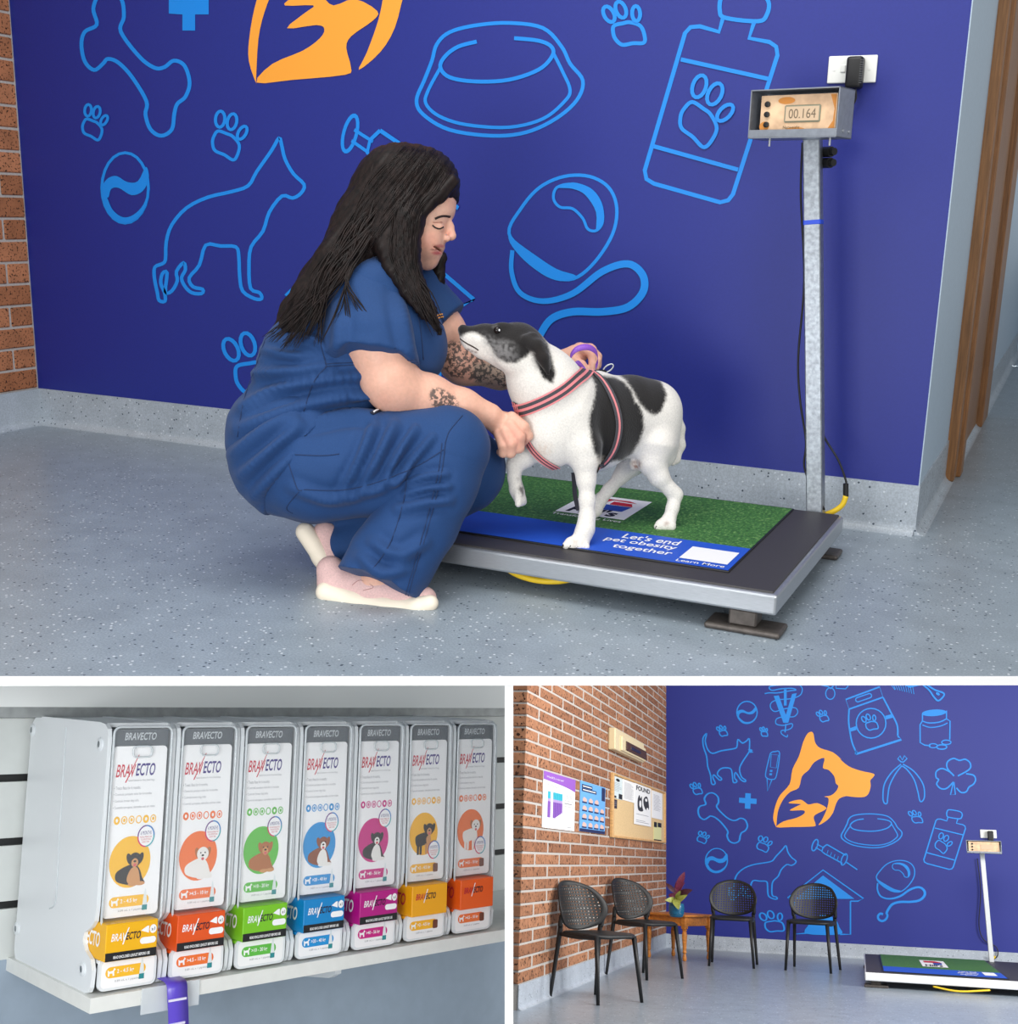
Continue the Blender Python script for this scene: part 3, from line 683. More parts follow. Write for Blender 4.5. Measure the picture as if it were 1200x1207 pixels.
DR.append(('mural_thermometer', 'light blue drawing of a digital thermometer', 3, [('s', sm(z5([(652, 525), (680, 516), (714, 528), (690, 690), (660, 712), (628, 705), (614, 675), (640, 560)]), 4), 1.3, True), ('s', np.array(z5([(655, 535), (705, 540), (690, 632), (648, 625)])), .9, True), ('s', np.array(z5([(625, 705), (628, 795), (660, 712)])), 1.3, False), ('f', z5([(645, 645), (664, 646), (662, 660), (643, 659)])), ('f', z5([(642, 668), (661, 669), (659, 684), (640, 683)]))]))
DR.append(('mural_food_bag', 'light blue drawing of a pet food bag', 3, [('s', np.array(z6([(40, 140), (268, 55), (290, 125), (62, 205)])), 2, True), ('s', rrect(-9.8, -2.6, 9.8, 2.6, 2.5) @ np.array([[.94, -.32], [.32, .94]]) + [1018, 822.4], 1.4, True),
  ('s', sm(z6([(62, 205), (60, 300), (80, 420), (105, 485)]), 5, False), 2, False), ('s', sm(z6([(290, 125), (340, 220), (385, 310), (390, 385)]), 5, False), 2, False), ('s', np.array(z6([(108, 510), (110, 485), (108, 508), (415, 410), (390, 388)])), 2.6, False),
  ('s', ell2(990 + 210 / 5.714, 800 + 300 / 5.714, 17.5, 17.5), 1.6, True), ('f', z6([(62, 335), (112, 318), (112, 345), (68, 358)])), ('f', z6([(305, 250), (352, 238), (360, 262), (310, 275)]))] + paw(990 + 205 / 5.714, 800 + 297 / 5.714, 23, -38, 1.6, 1.05)))
DR.append(('mural_brush', 'blue drawing of a grooming brush at the top edge', 3, [('s', np.array(z6([(348 + 13 * k, 45 + 2.0 * k)  for k in (0,)] + [(372, 75)])), .8, False)] + [('s', np.array(z6([(360 + 16 * k, 42), (375 + 15.5 * k, 72 + 4.0 * k)])), .8, False) for k in range(9)] + [('f', z6([(430, 40), (470, 62), (520, 50), (560, 40)])), ('s', sm(z6([(585, 40), (640, 75), (695, 95), (700, 115), (665, 148), (635, 125), (600, 75), (560, 42)]), 4, False), 2.0, False), ('f', ell2(990 + 660 / 5.714, 800 + 102 / 5.714, 2.6, 1.6, 30))]))
DR.append(('mural_jar', 'blue drawing of a pill jar', 3, [('f', ell2(1101, 840.2, 14.4, 3.9, -4)), ('s', np.array(z6([(556, 235), (556, 285), (540, 310), (541, 430), (570, 447), (610, 452)])), 1.6, False), ('s', np.array(z6([(718, 215), (718, 270), (742, 285), (740, 410)])), 1.6, False), ('s', sm(z6([(556, 285), (600, 298), (670, 292), (718, 270)]), 5, False), 1.5, False), ('s', sm(z6([(556, 312), (610, 328), (680, 318), (725, 298)]), 5, False), 1.3, False), ('s', ell2(1100, 879, 5, 2.4), 1.3, True), ('s', ell2(1110, 880.5, 6, 2.6), 1.6, True), ('s', ell2(1115.5, 875, 5.5, 2.6), 1.4, True)]))
DR.append(('mural_clippers', 'light blue drawing of nail clippers', 3, [('s', sm(z6([(412, 575), (350, 630), (300, 710), (290, 800), (300, 838), (318, 838), (322, 800), (335, 720), (375, 640), (418, 585)]), 5, False), 1.6, False), ('s', sm(z6([(425, 575), (500, 625), (560, 710), (570, 790), (555, 825), (538, 820), (525, 760), (500, 680), (455, 615), (420, 588)]), 5, False), 1.6, False), ('s', np.array(z6([(412, 560), (390, 540), (405, 520), (420, 548), (435, 518), (452, 538), (428, 562)])), 1.6, True)]))
DR.append(('mural_clover', 'light blue outline drawing of a clover leaf', 3, [('s', sm(z6([(770, 655), (725, 605), (725, 560), (765, 537), (805, 550), (845, 543), (878, 570), (872, 610), (795, 655)]), 5, False), 1.8, False), ('s', sm(z6([(850, 640), (900, 650), (914, 680), (900, 710), (870, 730), (850, 762), (815, 765), (785, 735)]), 5, False), 1.8, False), ('s', sm(z6([(745, 630), (690, 605), (650, 625), (648, 665), (665, 680), (652, 710), (680, 740), (720, 738), (765, 695)]), 5, False), 1.8, False), ('s', np.array(z6([(765, 695), (745, 782), (778, 780), (768, 695)])), 1.5, False)]))
DR.append(('mural_syringe', 'light blue drawing of a syringe', 3, [('s', ell2(900 + 180 / 2.967, 800 + 582 / 2.967, 3, 7, 20), 1.6, True), ('s', np.array(z8([(186, 578), (212, 592)])), 1.3, False), ('s', np.array(z8([(182, 590), (206, 604)])), 1.3, False), ('s', np.array(z8([(222, 580), (208, 590), (204, 604), (214, 612), (276, 646)])), 1.6, False), ('s', np.array(z8([(222, 580), (288, 618)])), 1.6, False), ('s', ell2(900 + 282 / 2.967, 800 + 632 / 2.967, 3, 7, 20), 1.5, True), ('s', np.array(z8([(290, 642), (328, 668)])), 1.6, False)] + [('s', np.array(z8([(222 + 12 * k, 612 + 7 * k), (226 + 12 * k, 600 + 7 * k)])), .9, False) for k in range(4)]))
DR.append(('mural_house', 'light blue drawing of a dog kennel', 3, [('s', np.array(z8([(106, 778), (84, 767), (208, 669), (350, 769), (330, 778), (304, 778)])), 1.6, False), ('f', z8([(110, 770), (208, 688), (318, 770)])), ('s', np.array(z8([(304, 778), (304, 894), (268, 894)])), 1.8, False), ('s', np.array(z8([(110, 778), (110, 893), (150, 890)])), 1.8, False), ('f', sm(z8([(150, 892), (158, 860), (185, 832), (215, 826), (250, 840), (265, 868), (268, 894)]), 4))]))
for cx, cy, sz, rt, lb in ((851.5, 862, 15.5, -38, 'blue paw print above the cat drawing'), (900.5, 863, 13, -25, 'blue paw print under the veterinary emblem'), (970, 844.5, 17, -42, 'blue paw print right of the veterinary emblem'), (821, 930, 17.5, -38, 'blue paw print left of the bone drawing')):
    DR.append(('mural_paw', lb, 3, paw(cx, cy, sz, rt, 1.5)))
zl = lambda p: Z(p, 1000, 960, 5.03)
DR.append(('mural_lead_clip', 'blue hook at the end of the dog lead drawing', 3, [('s', sm(zl([(240, 560), (232, 572), (226, 584), (232, 600), (222, 622), (200, 632), (180, 622), (176, 602), (190, 588), (206, 592)]), 5, False), 2.6, False)]))
def paint(room, wall, wy, panel, keep):
    for name, lab, src, items in DR:
        if not keep(name, lab): continue
        by = {}
        for it in items:
            H = None if src == panel else (H13 if panel == 3 else H31)
            P = np.asarray(it[1], float)
            if it[0] == 's':
                w_ = np.asarray(it[2], float)
                g = stroke2(P, w_, it[3])
            else: g = fill2(P)
            V = g[0] if H is None else hmap(H, g[0])
            V3 = np.array([room.on(x, y, 'y', wy - .0006 * len(by.get('n', []))) for x, y in V]); by.setdefault('n', []).append(1)
            by.setdefault(m_orange if it[0] == 'o' else m_icon, []).append((V3, g[1]))
        by.pop('n', None)
        for mm, gs in by.items(): mk(name, merge(gs), mm, parent=wall, label=lab)
only3 = ('mural_cat', 'mural_emblem', 'mural_tag', 'mural_thermometer', 'mural_food_bag', 'mural_brush', 'mural_jar', 'mural_clippers', 'mural_clover')
paint(R1, wall1, W1 - .0015, 1, lambda n, l: n not in only3 and not (n == 'mural_ball' and 'small' in l) and not (n == 'mural_paw' and l in ('blue paw print above the cat drawing', 'blue paw print under the veterinary emblem', 'blue paw print right of the veterinary emblem', 'blue paw print left of the bone drawing')))
# ================================================================ waiting room
wall3 = mk('wall_back', box(XL3 - .12, 3.6, W3, W3 + .1, 0, 3.7), m_blue, room=R3, kind='structure', label='dark blue feature wall of the waiting room with pet drawings')
paint(R3, wall3, W3 - .003, 3, lambda n, l: True)
m_floor3 = m_vinyl('waiting_floor_vinyl', (150, 161, 172), 42, 0.28, 0.08)
m_cove3 = m_vinyl('waiting_coving_vinyl', (178, 186, 196), 60, 0.4, 0.08)
mk('floor', box(-4.6, 3.6, 4.5, W3, -.05, 0), m_floor3, room=R3, kind='structure', label='speckled blue grey vinyl floor of the waiting room')
mk('baseboard_back', coving(R3, (XL3, W3, 0), (3.6, W3, 0), (0, -1, 0), .155), m_cove3, room=R3, kind='structure', label='grey coved skirting under the waiting room feature wall')
BY0 = 8.12
mk('baseboard_left', coving(R3, (XL3, BY0, 0), (XL3, W3, 0), (1, 0, 0), .158), m_cove3, room=R3, kind='structure', label='grey coved skirting under the waiting room bricks')
m_br3 = m_brick('waiting_brick_clay', (176, 126, 95), (146, 101, 76), 40)
bw3 = mk('wall_left', box(XL3 - .2, XL3 - .004, BY0 + .008, W3, 0, 3.6), m_mortar, room=R3, kind='structure', label='speckled brown brick wall of the waiting room')
mk('wall_return', box(-4.6, XL3 - .2, BY0 + .1, BY0 + .2, 0, 3.6), m_pale, room=R3, kind='structure', label='pale wall behind the end of the waiting room bricks')
ch3 = .0845; bl3 = .74
cache = {}
rngb = random.Random(9)
for r in range(42):
    z = .155 + ch3 * (r + .5); y = BY0 + (0 if r % 2 == 0 else -bl3 / 2)
    while y < W3 - .03:
        a = max(y, BY0); b = min(y + bl3 - .045, W3 - .004)
        if b - a > .05:
            q = R3.proj([(XL3, a, z), (XL3, b, z)])
            if max(q[:, 1]) > 790:
                k = round(b - a, 3)
                if k not in cache: cache[k] = brick_mesh('brick', .16, k, ch3 - .013, m_br3, .005)
                lay(bw3, cache[k], (XL3 - .08 + rngb.uniform(-.001, .001), (a + b) / 2, z))
        y += bl3

def wrect(px, x):
    """photo corners TL,TR,BR,BL on the brick wall -> y0,y1,z0,z1"""
    P = [R3.on(a, b, 'x', x) for a, b in px]
    return (P[0][1] + P[3][1]) / 2, (P[1][1] + P[2][1]) / 2, (P[2][2] + P[3][2]) / 2, (P[0][2] + P[1][2]) / 2
UY, UZ = A3(0, 1, 0), A3(0, 0, 1)
def onbrick(parent, name, geo, m, org, x, label=None): return mk(name, flat(geo, A3(x, org[0], org[1]), UY, UZ, 0), m, parent=parent, label=label)
def rect2(x0, y0, x1, y1): return fill2([(x0, y0), (x1, y0), (x1, y1), (x0, y1)])
m_paper = mat('paper', (244, 243, 240), .7); m_ink = mat('ink', (28, 28, 32), .7); m_grey = mat('print_grey', (150, 150, 156), .7)
def text_lines(x0, x1, ys, hgt, seed=1):
    rr = random.Random(seed); out = []
    for y in ys:
        e = x1 - rr.random() * (x1 - x0) * .35; out.append(rect2(x0, y, e, y + hgt))
    return merge(out)
# weight chart poster
y0, y1, z0, z1 = wrect([(640, 908), (677, 919.5), (676.5, 980), (638.5, 975)], XL3); w_, h_ = y1 - y0, z1 - z0
po = thing('wall_poster', (XL3, (y0 + y1) / 2, z0), R3, 'white poster with a purple header and bar chart on the brick wall', 'poster')
mk('sheet', box(XL3, XL3 + .006, y0, y1, z0, z1), m_paper, parent=po)
o2 = (y0, z0); xp = XL3 + .0075
onbrick(po, 'header_band', fill2([(0, h_)] + [(w_ * t, h_ * (.855 - .10 * t ** 3 - .02 * math.sin(t * 3))) for t in np.linspace(0, 1, 9)] + [(w_, h_)]), mat('print_purple', (150, 92, 190), .6), o2, xp)
onbrick(po, 'title', fit2(text2('What BCS is your pet?', 1, .1), w_ * .08, w_ * .6, h_ * .885, h_ * .93), m_paper, o2, xp + .001)
onbrick(po, 'text_block', merge([text_lines(w_ * .64, w_ * .96, [h_ * v for v in (.64, .61, .55, .5, .49, .44)], h_ * .009, 3), text_lines(w_ * .08, w_ * .6, [h_ * v for v in (.775, .75)], h_ * .008, 5), text_lines(w_ * .75, w_ * .95, [h_ * .05], h_ * .012, 6)]), m_grey, o2, xp).__setitem__('kind', 'stuff')
for k in range(8):
    x = w_ * (.13 + (.0 if k == 0 else .16 + .042 * (k - 1))); ww_ = w_ * (.085 if k == 0 else .038); top = h_ * .66; lo2 = h_ * (.19 + .0 + (.0 if k < 3 else .022 * (k - 2)))
    onbrick(po, 'chart_bar', rect2(x, top - h_ * .13 , x + ww_, top), mat('print_teal', (56, 180, 200), .6), o2, xp)
    onbrick(po, 'chart_bar', rect2(x, top - h_ * .18, x + ww_, top - h_ * .13), mat('print_lilac', (186, 160, 214), .6), o2, xp)
    onbrick(po, 'chart_bar', rect2(x, lo2, x + ww_, top - h_ * .18), mat('print_violet', (132, 84, 178), .6), o2, xp)
# blue poster
y0, y1, z0, z1 = wrect([(683, 920), (713, 928.5), (712, 983), (683, 980)], XL3); w_, h_ = y1 - y0, z1 - z0; o2 = (y0, z0)
po = thing('wall_poster', (XL3, (y0 + y1) / 2, z0), R3, 'light blue chart poster with rows of small pictures on the brick wall', 'poster')
mk('sheet', box(XL3, XL3 + .006, y0, y1, z0, z1), mat('poster_blue', (108, 172, 232), .6), parent=po)
m_navy = mat('print_navy', (26, 40, 84), .6); m_skinp = mat('print_skin', (226, 186, 172), .6)
onbrick(po, 'footer_band', rect2(0, 0, w_, h_ * .06), m_navy, o2, xp)
onbrick(po, 'title_band', rect2(w_ * .05, h_ * .87, w_ * .45, h_ * .94), m_navy, o2, xp); onbrick(po, 'title_band', rect2(w_ * .05, h_ * .8, w_ * .62, h_ * .865), m_navy, o2, xp)
onbrick(po, 'title_line', rect2(w_ * .08, h_ * .895, w_ * .42, h_ * .915), m_paper, o2, xp + .001); onbrick(po, 'title_line', rect2(w_ * .08, h_ * .823, w_ * .58, h_ * .842), m_paper, o2, xp + .001)
onbrick(po, 'side_block', rect2(w_ * .84, h_ * .7, w_ * .98, h_ * .98), m_navy, o2, xp)
for r in range(4):
    for c in range(4):
        x, y = w_ * (.07 + .235 * c), h_ * (.59 - .165 * r)
        if r == 0 and c == 3: continue
        onbrick(po, 'picture', fill2(spline([(x + w_ * .02, y + h_ * .02), (x + w_ * .15, y + h_ * .01), (x + w_ * .17, y + h_ * .06), (x + w_ * (.07 + .02 * ((r + c) % 3)), y + h_ * .10), (x + w_ * .03, y + h_ * .07)], 3, True)), m_skinp, o2, xp)
        onbrick(po, 'caption', rect2(x, y - h_ * .02, x + w_ * .18, y + h_ * .008), m_navy, o2, xp)
# cork board
y0, y1, z0, z1 = wrect([(719, 910), (782.7, 934), (782, 994), (719, 987)], XL3)
m_pine = m_grain('pine_frame', (214, 168, 108), .55, 10, .2, stretch=(1, .4, 6)); m_cork = m_grain('cork', (222, 190, 140), .85, 90, .12, .1)
cb = thing('cork_board', (XL3, (y0 + y1) / 2, z0), R3, 'pine framed cork board with pinned papers on the brick wall', 'notice board')
mk('cork_panel', box(XL3, XL3 + .015, y0 + .03, y1 - .03, z0 + .015, z1 - .015), m_cork, parent=cb)
for g in (box(XL3, XL3 + .03, y0, y0 + .06, z0, z1, .004, 1), box(XL3, XL3 + .03, y1 - .06, y1, z0, z1, .004, 1), box(XL3, XL3 + .03, y0 + .06, y1 - .06, z0, z0 + .02, .004, 1), box(XL3, XL3 + .03, y0 + .06, y1 - .06, z1 - .02, z1, .004, 1)): mk('frame_rail', g, m_pine, parent=cb)
XP = XL3 + .016
def pinned(px, label, m=m_paper, lift=0.0, name='pinned_paper', cat='paper'):
    a, b, c, d = wrect(px, XP + lift); t_ = thing(name, (XP + lift, (a + b) / 2, c), R3, label, cat)
    mk('sheet', box(XP + lift, XP + lift + .004, a, b, c, d), m, parent=t_); return t_, (a, c), b - a, d - c, XP + lift + .0048
zz = lambda p: [(600 + x / 6, 800 + y / 6) for x, y in p]
t_, o2, w_, h_, x_ = pinned(zz([(732, 684), (800, 708), (800, 855), (732, 845)]), 'pale leaflet pinned at the left of the cork board', mat('leaflet', (214, 226, 226), .7))
onbrick(t_, 'photo_block', merge([rect2(w_ * .05, h_ * .02, w_ * .35, h_ * .12), rect2(w_ * .6, h_ * .02, w_ * .98, h_ * .25), fill2(ell2(w_ * .5, h_ * .86, w_ * .2, h_ * .07))]), m_ink, o2, x_).__setitem__('kind', 'stuff')
onbrick(t_, 'text_block', text_lines(w_ * .1, w_ * .9, [h_ * (.35 + .06 * k) for k in range(7)], h_ * .015, 2), m_grey, o2, x_).__setitem__('kind', 'stuff')
t_, o2, w_, h_, x_ = pinned(zz([(735, 850), (762, 858), (762, 918), (735, 914)]), 'small dark card pinned under the pale leaflet', mat('dark_card', (44, 40, 52), .6))
onbrick(t_, 'text_block', text_lines(w_ * .15, w_ * .85, [h_ * v for v in (.3, .5, .7)], h_ * .05, 4), m_grey, o2, x_).__setitem__('kind', 'stuff')
t_, o2, w_, h_, x_ = pinned(zz([(803, 708), (888, 740), (886, 876), (803, 860)]), 'white typed list pinned left of the found notice')
onbrick(t_, 'text_block', text_lines(w_ * .1, w_ * .9, [h_ * (.1 + .045 * k) for k in range(18)], h_ * .012, 7), m_grey, o2, x_).__setitem__('kind', 'stuff')
t_, o2, w_, h_, x_ = pinned(zz([(888, 742), (1005, 775), (1000, 1045), (880, 1028)]), 'white found notice with a black and white pet photo', lift=.005)
onbrick(t_, 'title', fit2(text2('FOUND', 1, 0, .03), w_ * .1, w_ * .92, h_ * .84, h_ * .96), m_ink, o2, x_)
for g in (spline([(w_ * .22, h_ * .36), (w_ * .18, h_ * .6), (w_ * .28, h_ * .74), (w_ * .34, h_ * .66), (w_ * .42, h_ * .72), (w_ * .44, h_ * .5), (w_ * .5, h_ * .36)], 4, True), spline([(w_ * .55, h_ * .5), (w_ * .52, h_ * .66), (w_ * .7, h_ * .76), (w_ * .82, h_ * .66), (w_ * .86, h_ * .45), (w_ * .7, h_ * .4)], 4, True)):
    onbrick(t_, 'pet_picture', fill2(g), mat('photo_black', (52, 52, 54), .7), o2, x_)
for g in (ell2(w_ * .33, h_ * .52, w_ * .06, h_ * .09), ell2(w_ * .68, h_ * .66, w_ * .07, h_ * .04), ell2(w_ * .76, h_ * .42, w_ * .06, h_ * .05)): onbrick(t_, 'pet_marking', fill2(g), m_paper, o2, x_ + .001)
onbrick(t_, 'text_block', text_lines(w_ * .1, w_ * .9, [h_ * v for v in (.25, .1, .06)], h_ * .012, 8), m_grey, o2, x_).__setitem__('kind', 'stuff')
t_, o2, w_, h_, x_ = pinned(zz([(1012, 790), (1084, 815), (1080, 996), (1005, 985)]), 'white typed sheet pinned right of the found notice')
onbrick(t_, 'text_block', text_lines(w_ * .15, w_ * .85, [h_ * (.3 + .04 * k) for k in range(15)], h_ * .01, 9), m_grey, o2, x_).__setitem__('kind', 'stuff')
t_, o2, w_, h_, x_ = pinned(zz([(1022, 1012), (1076, 1022), (1074, 1150), (1022, 1140)]), 'small yellow pad leaflet pinned low on the cork board', mat('pad_yellow', (226, 222, 160), .7))
onbrick(t_, 'photo_block', merge([rect2(w_ * .0, h_ * .72, w_ * .4, h_), rect2(w_ * .5, h_ * .75, w_, h_), rect2(0, 0, w_, h_ * .06)]), m_ink, o2, x_).__setitem__('kind', 'stuff')
# switchboard box
y0, y1, z0, z1 = wrect([(723, 861), (757, 873), (757, 897), (723, 886)], XL3 + .05)
sb = thing('switch_box', (XL3, (y0 + y1) / 2, z0), R3, 'cream fuse box with a smoked brown window high on the bricks', 'fuse box')
m_cream = mat('cream_plastic', (226, 208, 166), .45)
mk('case', box(XL3, XL3 + .07, y0, y1, z0, z1, .012, 2), m_cream, parent=sb)
mk('lid', box(XL3 + .06, XL3 + .09, y0 + .25, y1, z0 + .012, z1 - .05, .012, 2), m_cream, parent=sb)
mk('window', box(XL3 + .088, XL3 + .100, y0 + .42, y1 - .02, z0 + .03, z1 - .085, .004, 1), mat('smoked_window', (74, 46, 20), .5), parent=sb)
mk('breaker_row', box(XL3 + .099, XL3 + .104, y0 + .65, y1 - .4, z0 + .055, z1 - .115, .002, 1), mat('breaker', (34, 24, 16), .3), parent=sb)

# ---------------------------------------------------------------- chairs
m_chair = m_grain('chair_black', (21, 22, 24), .5, 120, .1)
def chair_parts():
    P = []
    # seat: shallow dished slab with rounded outline
    out = rrect(-.215, -.23, .215, .20, .10, 6); n = len(out); V = []; F = []
    rings = [(1.0, .012), (1.0, 0.0), (.97, -.006), (1.0, .012)]
    lev = [(.94, -.018), (1.0, -.010), (1.0, .004), (.95, .011), (.7, .004), (.4, -.001), (.12, -.003)]
    for s_, dz in lev:
        for x, y in out: V.append((x * s_, -.015 + (y + .015) * s_, .452 + dz + (.012 * max(0, -y - .12) * -4)))
    for i in range(len(lev) - 1):
        for k in range(n): F.append([i * n + k, i * n + (k + 1) % n, (i + 1) * n + (k + 1) % n, (i + 1) * n + k])
    F += [list(range(n))[::-1], [(len(lev) - 1) * n + k for k in range(n)]]
    P.append(('seat', (np.array(V), F), True))
    for s_ in (-1, 1):
        P.append(('leg', tube(np.array([(s_ * .185, -.19, .445), (s_ * .215, -.245, 0)]), [.019, .0125], 10), True))
        P.append(('leg', tube(spline([(s_ * .214, .162, .57), (s_ * .206, .178, .50), (s_ * .20, .19, .44), (s_ * .225, .25, 0)], 4), [.014, .019, .018, .0125], 10), True))
        P.append(('side_rail', tube(spline([(s_ * .19, -.18, .435), (s_ * .205, 0, .430), (s_ * .20, .18, .44)], 4), .014, 8), True))
    # perforated shell back
    def place(u, v):  # u,v in [-1,1]
        r = math.hypot(u, v)
        x = .232 * u * (1 - .05 * v); zc = .637 + .17 * v
        y = .215 + .06 * (v + .2) - .055 * (1 - (u * u)) * -1.0 - .045 * u * u * 1.6
        return A3(x, y, zc)
    def disc(q):  # square -> rounded super-ellipse
        a, b = q; m_ = max(abs(a), abs(b)); r = math.hypot(a, b)
        if r < 1e-6: return 0., 0.
        k = (m_ / r) ** .86; return a * k, b * k
    V = []; F = []; rim = .86; su, sv = .105, .13
    def add(u, v, off): V.append(place(u, v) + A3(0, off, 0)); return len(V) - 1
    for off, fl in ((-.004, False), (.004, True)):
        for i in range(-9, 10):
            for j in range(-7, 8):
                cu, cv_ = i * su, j * sv
                if abs(cu) ** 2.3 + abs(cv_) ** 2.3 > .93 ** 2.3: continue
                c4 = [add(cu + a * su / 2, cv_ + b * sv / 2, off) for a, b in ((-1, -1), (1, -1), (1, 1), (-1, 1))]
                mm = [add(cu + a * su * .34, cv_ + b * sv * .34, off) for a, b in ((0, -1), (1, 0), (0, 1), (-1, 0))]
                fs = [[c4[0], c4[1], mm[0]], [c4[1], mm[1], mm[0]], [c4[1], c4[2], mm[1]], [c4[2], mm[2], mm[1]], [c4[2], c4[3], mm[2]], [c4[3], mm[3], mm[2]], [c4[3], c4[0], mm[3]], [c4[0], mm[0], mm[3]]]
                F += [f[::-1] if fl else f for f in fs]
    P.append(('backrest_mesh', (np.array(V), F), False))
    # solid rim
    prof = []; N = 56; V = []; F = []
    per = []
    for k in range(N):
        a = 2 * math.pi * k / N; c, s2 = math.cos(a), math.sin(a); m_ = max(abs(c), abs(s2)); per.append((c / m_, s2 / m_))
    lev = [(.88, -.006), (.99, -.011), (1.03, 0), (.99, .011), (.88, .006)]
    for s_, off in lev:
        for q in per:
            u, v = disc((q[0] * s_, q[1] * s_)); V.append(place(u, v) + A3(0, off, 0))
    for i in range(len(lev) - 1):
        for k in range(N): F.append([i * N + k, i * N + (k + 1) % N, (i + 1) * N + (k + 1) % N, (i + 1) * N + k])
    P.append(('backrest_rim', (np.array(V), F), True))
    return P
class _Id:  # local frame for prototypes
    pass
def proto(name, parts, room, label, cat, group=None):
    t_ = thing(name, (0, 0, 0), room, label, cat, group)
    for p in parts:
        mk(p[0], p[1], p[3] if len(p) > 3 else m_chair, parent=t_, smooth=p[2])
    return t_
def put(root, room, p, rot=0, s=1.0):
    root.matrix_world = room.M @ Matrix.Translation(Vector([float(v) for v in p])) @ Matrix.Rotation(math.radians(rot), 4, 'Z') @ Matrix.Scale(s, 4)
    return root
def floor_at_x(px, xwant):
    best = min(np.linspace(1120, 1200, 320), key=lambda y: abs(R3.on(px, y, 'z', 0)[0] - xwant)); return R3.on(px, best, 'z', 0)
chair = proto('mesh_back_chair', chair_parts(), R3, 'black plastic chair with perforated back, nearest of the two by the brick wall', 'chair', 'black perforated chairs in the waiting room')
spots = [(floor_at_x(703, -1.865), 55, None), (floor_at_x(760, -1.845), 54, 'black plastic chair with perforated back, beside the small timber table by the bricks'),
         (R3.on(864, 1138, 'z', 0), 2, 'black plastic chair with perforated back, between the timber table and the kennel drawing'), (R3.on(958, 1143.5, 'z', 0), -8, 'black plastic chair with perforated back, in front of the kennel drawing')]
for i, (p, a, lb) in enumerate(spots):
    o = chair if i == 0 else copy_tree(chair, chair.matrix_world)
    put(o, R3, p, a)
    if lb: o['label'] = lb

# ---------------------------------------------------------------- timber side table and plant
m_tab = m_grain('honey_timber', (196, 122, 48), .4, 9, .25, stretch=(1, 6, 6))
Fp = R3.on(807, 1133, 'z', 0); eR = A3(.2, .37, 0); eL = A3(-.40, .216, 0)
tb = thing('side_table', Fp + (eR + eL) / 2, R3, 'small honey timber table with turned legs in the corner by the bricks', 'table')
uR, uL = eR / np.linalg.norm(eR), eL / np.linalg.norm(eL); lR, lL = np.linalg.norm(eR), np.linalg.norm(eL)
def tl(a, b, z): return Fp + uR * a + uL * b + A3(0, 0, z)
def tbox(a0, a1, b0, b1, z0, z1, bev=.004):
    V, F = box(a0, a1, b0, b1, z0, z1, bev, 1); return np.array([tl(*v) for v in V]), F
mk('table_top', tbox(-.05, lR + .05, -.05, lL + .05, .425, .447, .006), m_tab, parent=tb)
for g in (tbox(.02, lR - .02, -.012, .008, .335, .425), tbox(.02, lR - .02, lL - .008, lL + .012, .335, .425), tbox(-.012, .008, .02, lL - .02, .335, .425), tbox(lR - .008, lR + .012, .02, lL - .02, .335, .425)): mk('apron', g, m_tab, parent=tb)
prof = [(.012, 0), (.019, .006), (.022, .03), (.016, .055), (.013, .07), (.022, .085), (.018, .10), (.021, .16), (.027, .24), (.024, .275), (.018, .285), (.027, .30), (.018, .31)]
for a in (0, lR):
    for b in (0, lL):
        c = tl(a, b, 0); mk('leg', merge([lathe(prof, 14, c), tbox(a - .026, a + .026, b - .026, b + .026, .31, .427, .003)]), m_tab, parent=tb)
pc3 = R3.on(797.5, 1081, 'z', .447)
pp3 = thing('potted_plant', pc3, R3, 'purple leaved plant in a blue glazed pot on the timber table', 'plant')
mk('pot', lathe([(.05, 0), (.066, .01), (.074, .05), (.076, .085), (.072, .125), (.068, .13), (.062, .128), (.06, .10), (0, .10)], 24, pc3), mat('pot_glaze', (24, 92, 128), .22), parent=pp3, smooth=True)
for k in range(3): mk('pot_band', xf(lathe([(.074, 0), (.079, .004), (.074, .008)], 24), None, pc3 + A3(0, 0, .03 + .03 * k)), MATS['pot_glaze'], parent=pp3, smooth=True)
mk('soil', lathe([(0, .118), (.062, .115)], 16, pc3), mat('soil', (50, 36, 28), .9), parent=pp3)
def leaf(base, tip, wdt, bend, m, nm='leaf'):
    base, tip = np.array(base), np.array(tip); d = tip - base; L = np.linalg.norm(d); side = np.cross(d, A3(0, -1, .2)); side /= np.linalg.norm(side) + 1e-9; up = np.cross(side, d / L)
    V = []; F = []; n = 7
    for i in range(n + 1):
        t_ = i / n; c = base + d * t_ + up * bend * math.sin(math.pi * t_) * L; ww_ = wdt * math.sin(math.pi * min(1, t_ * .93 + .05)) ** .8
        V += [c - side * ww_ + up * .15 * ww_, c, c + side * ww_ + up * .15 * ww_]
    for i in range(n):
        for j in (0, 1): F.append([i * 3 + j, i * 3 + j + 1, (i + 1) * 3 + j + 1, (i + 1) * 3 + j])
    V = np.array(V); m2 = len(V); nn = A3(0, -.004, 0)
    F2 = F + [[i + m2 for i in f[::-1]] for f in F]; return mk(nm, (np.concatenate([V, V + nn * -1]), F2), m, parent=pp3, smooth=True)
m_lp = m_grain('leaf_purple', (104, 34, 62), .45, 60, .3); m_lg = m_grain('leaf_green', (150, 158, 72), .45, 60, .25); m_ld = m_grain('leaf_dark', (70, 32, 48), .45, 60, .3)
topz = pc3 + A3(0, 0, .13)
def lf(px, py, wdt, m, bend=.1, b=(0, 0, .05), dy=0.0):
    tip = R3.on(px, py, 'y', pc3[1] + dy); leaf(topz + A3(*b), tip, wdt, bend, m)
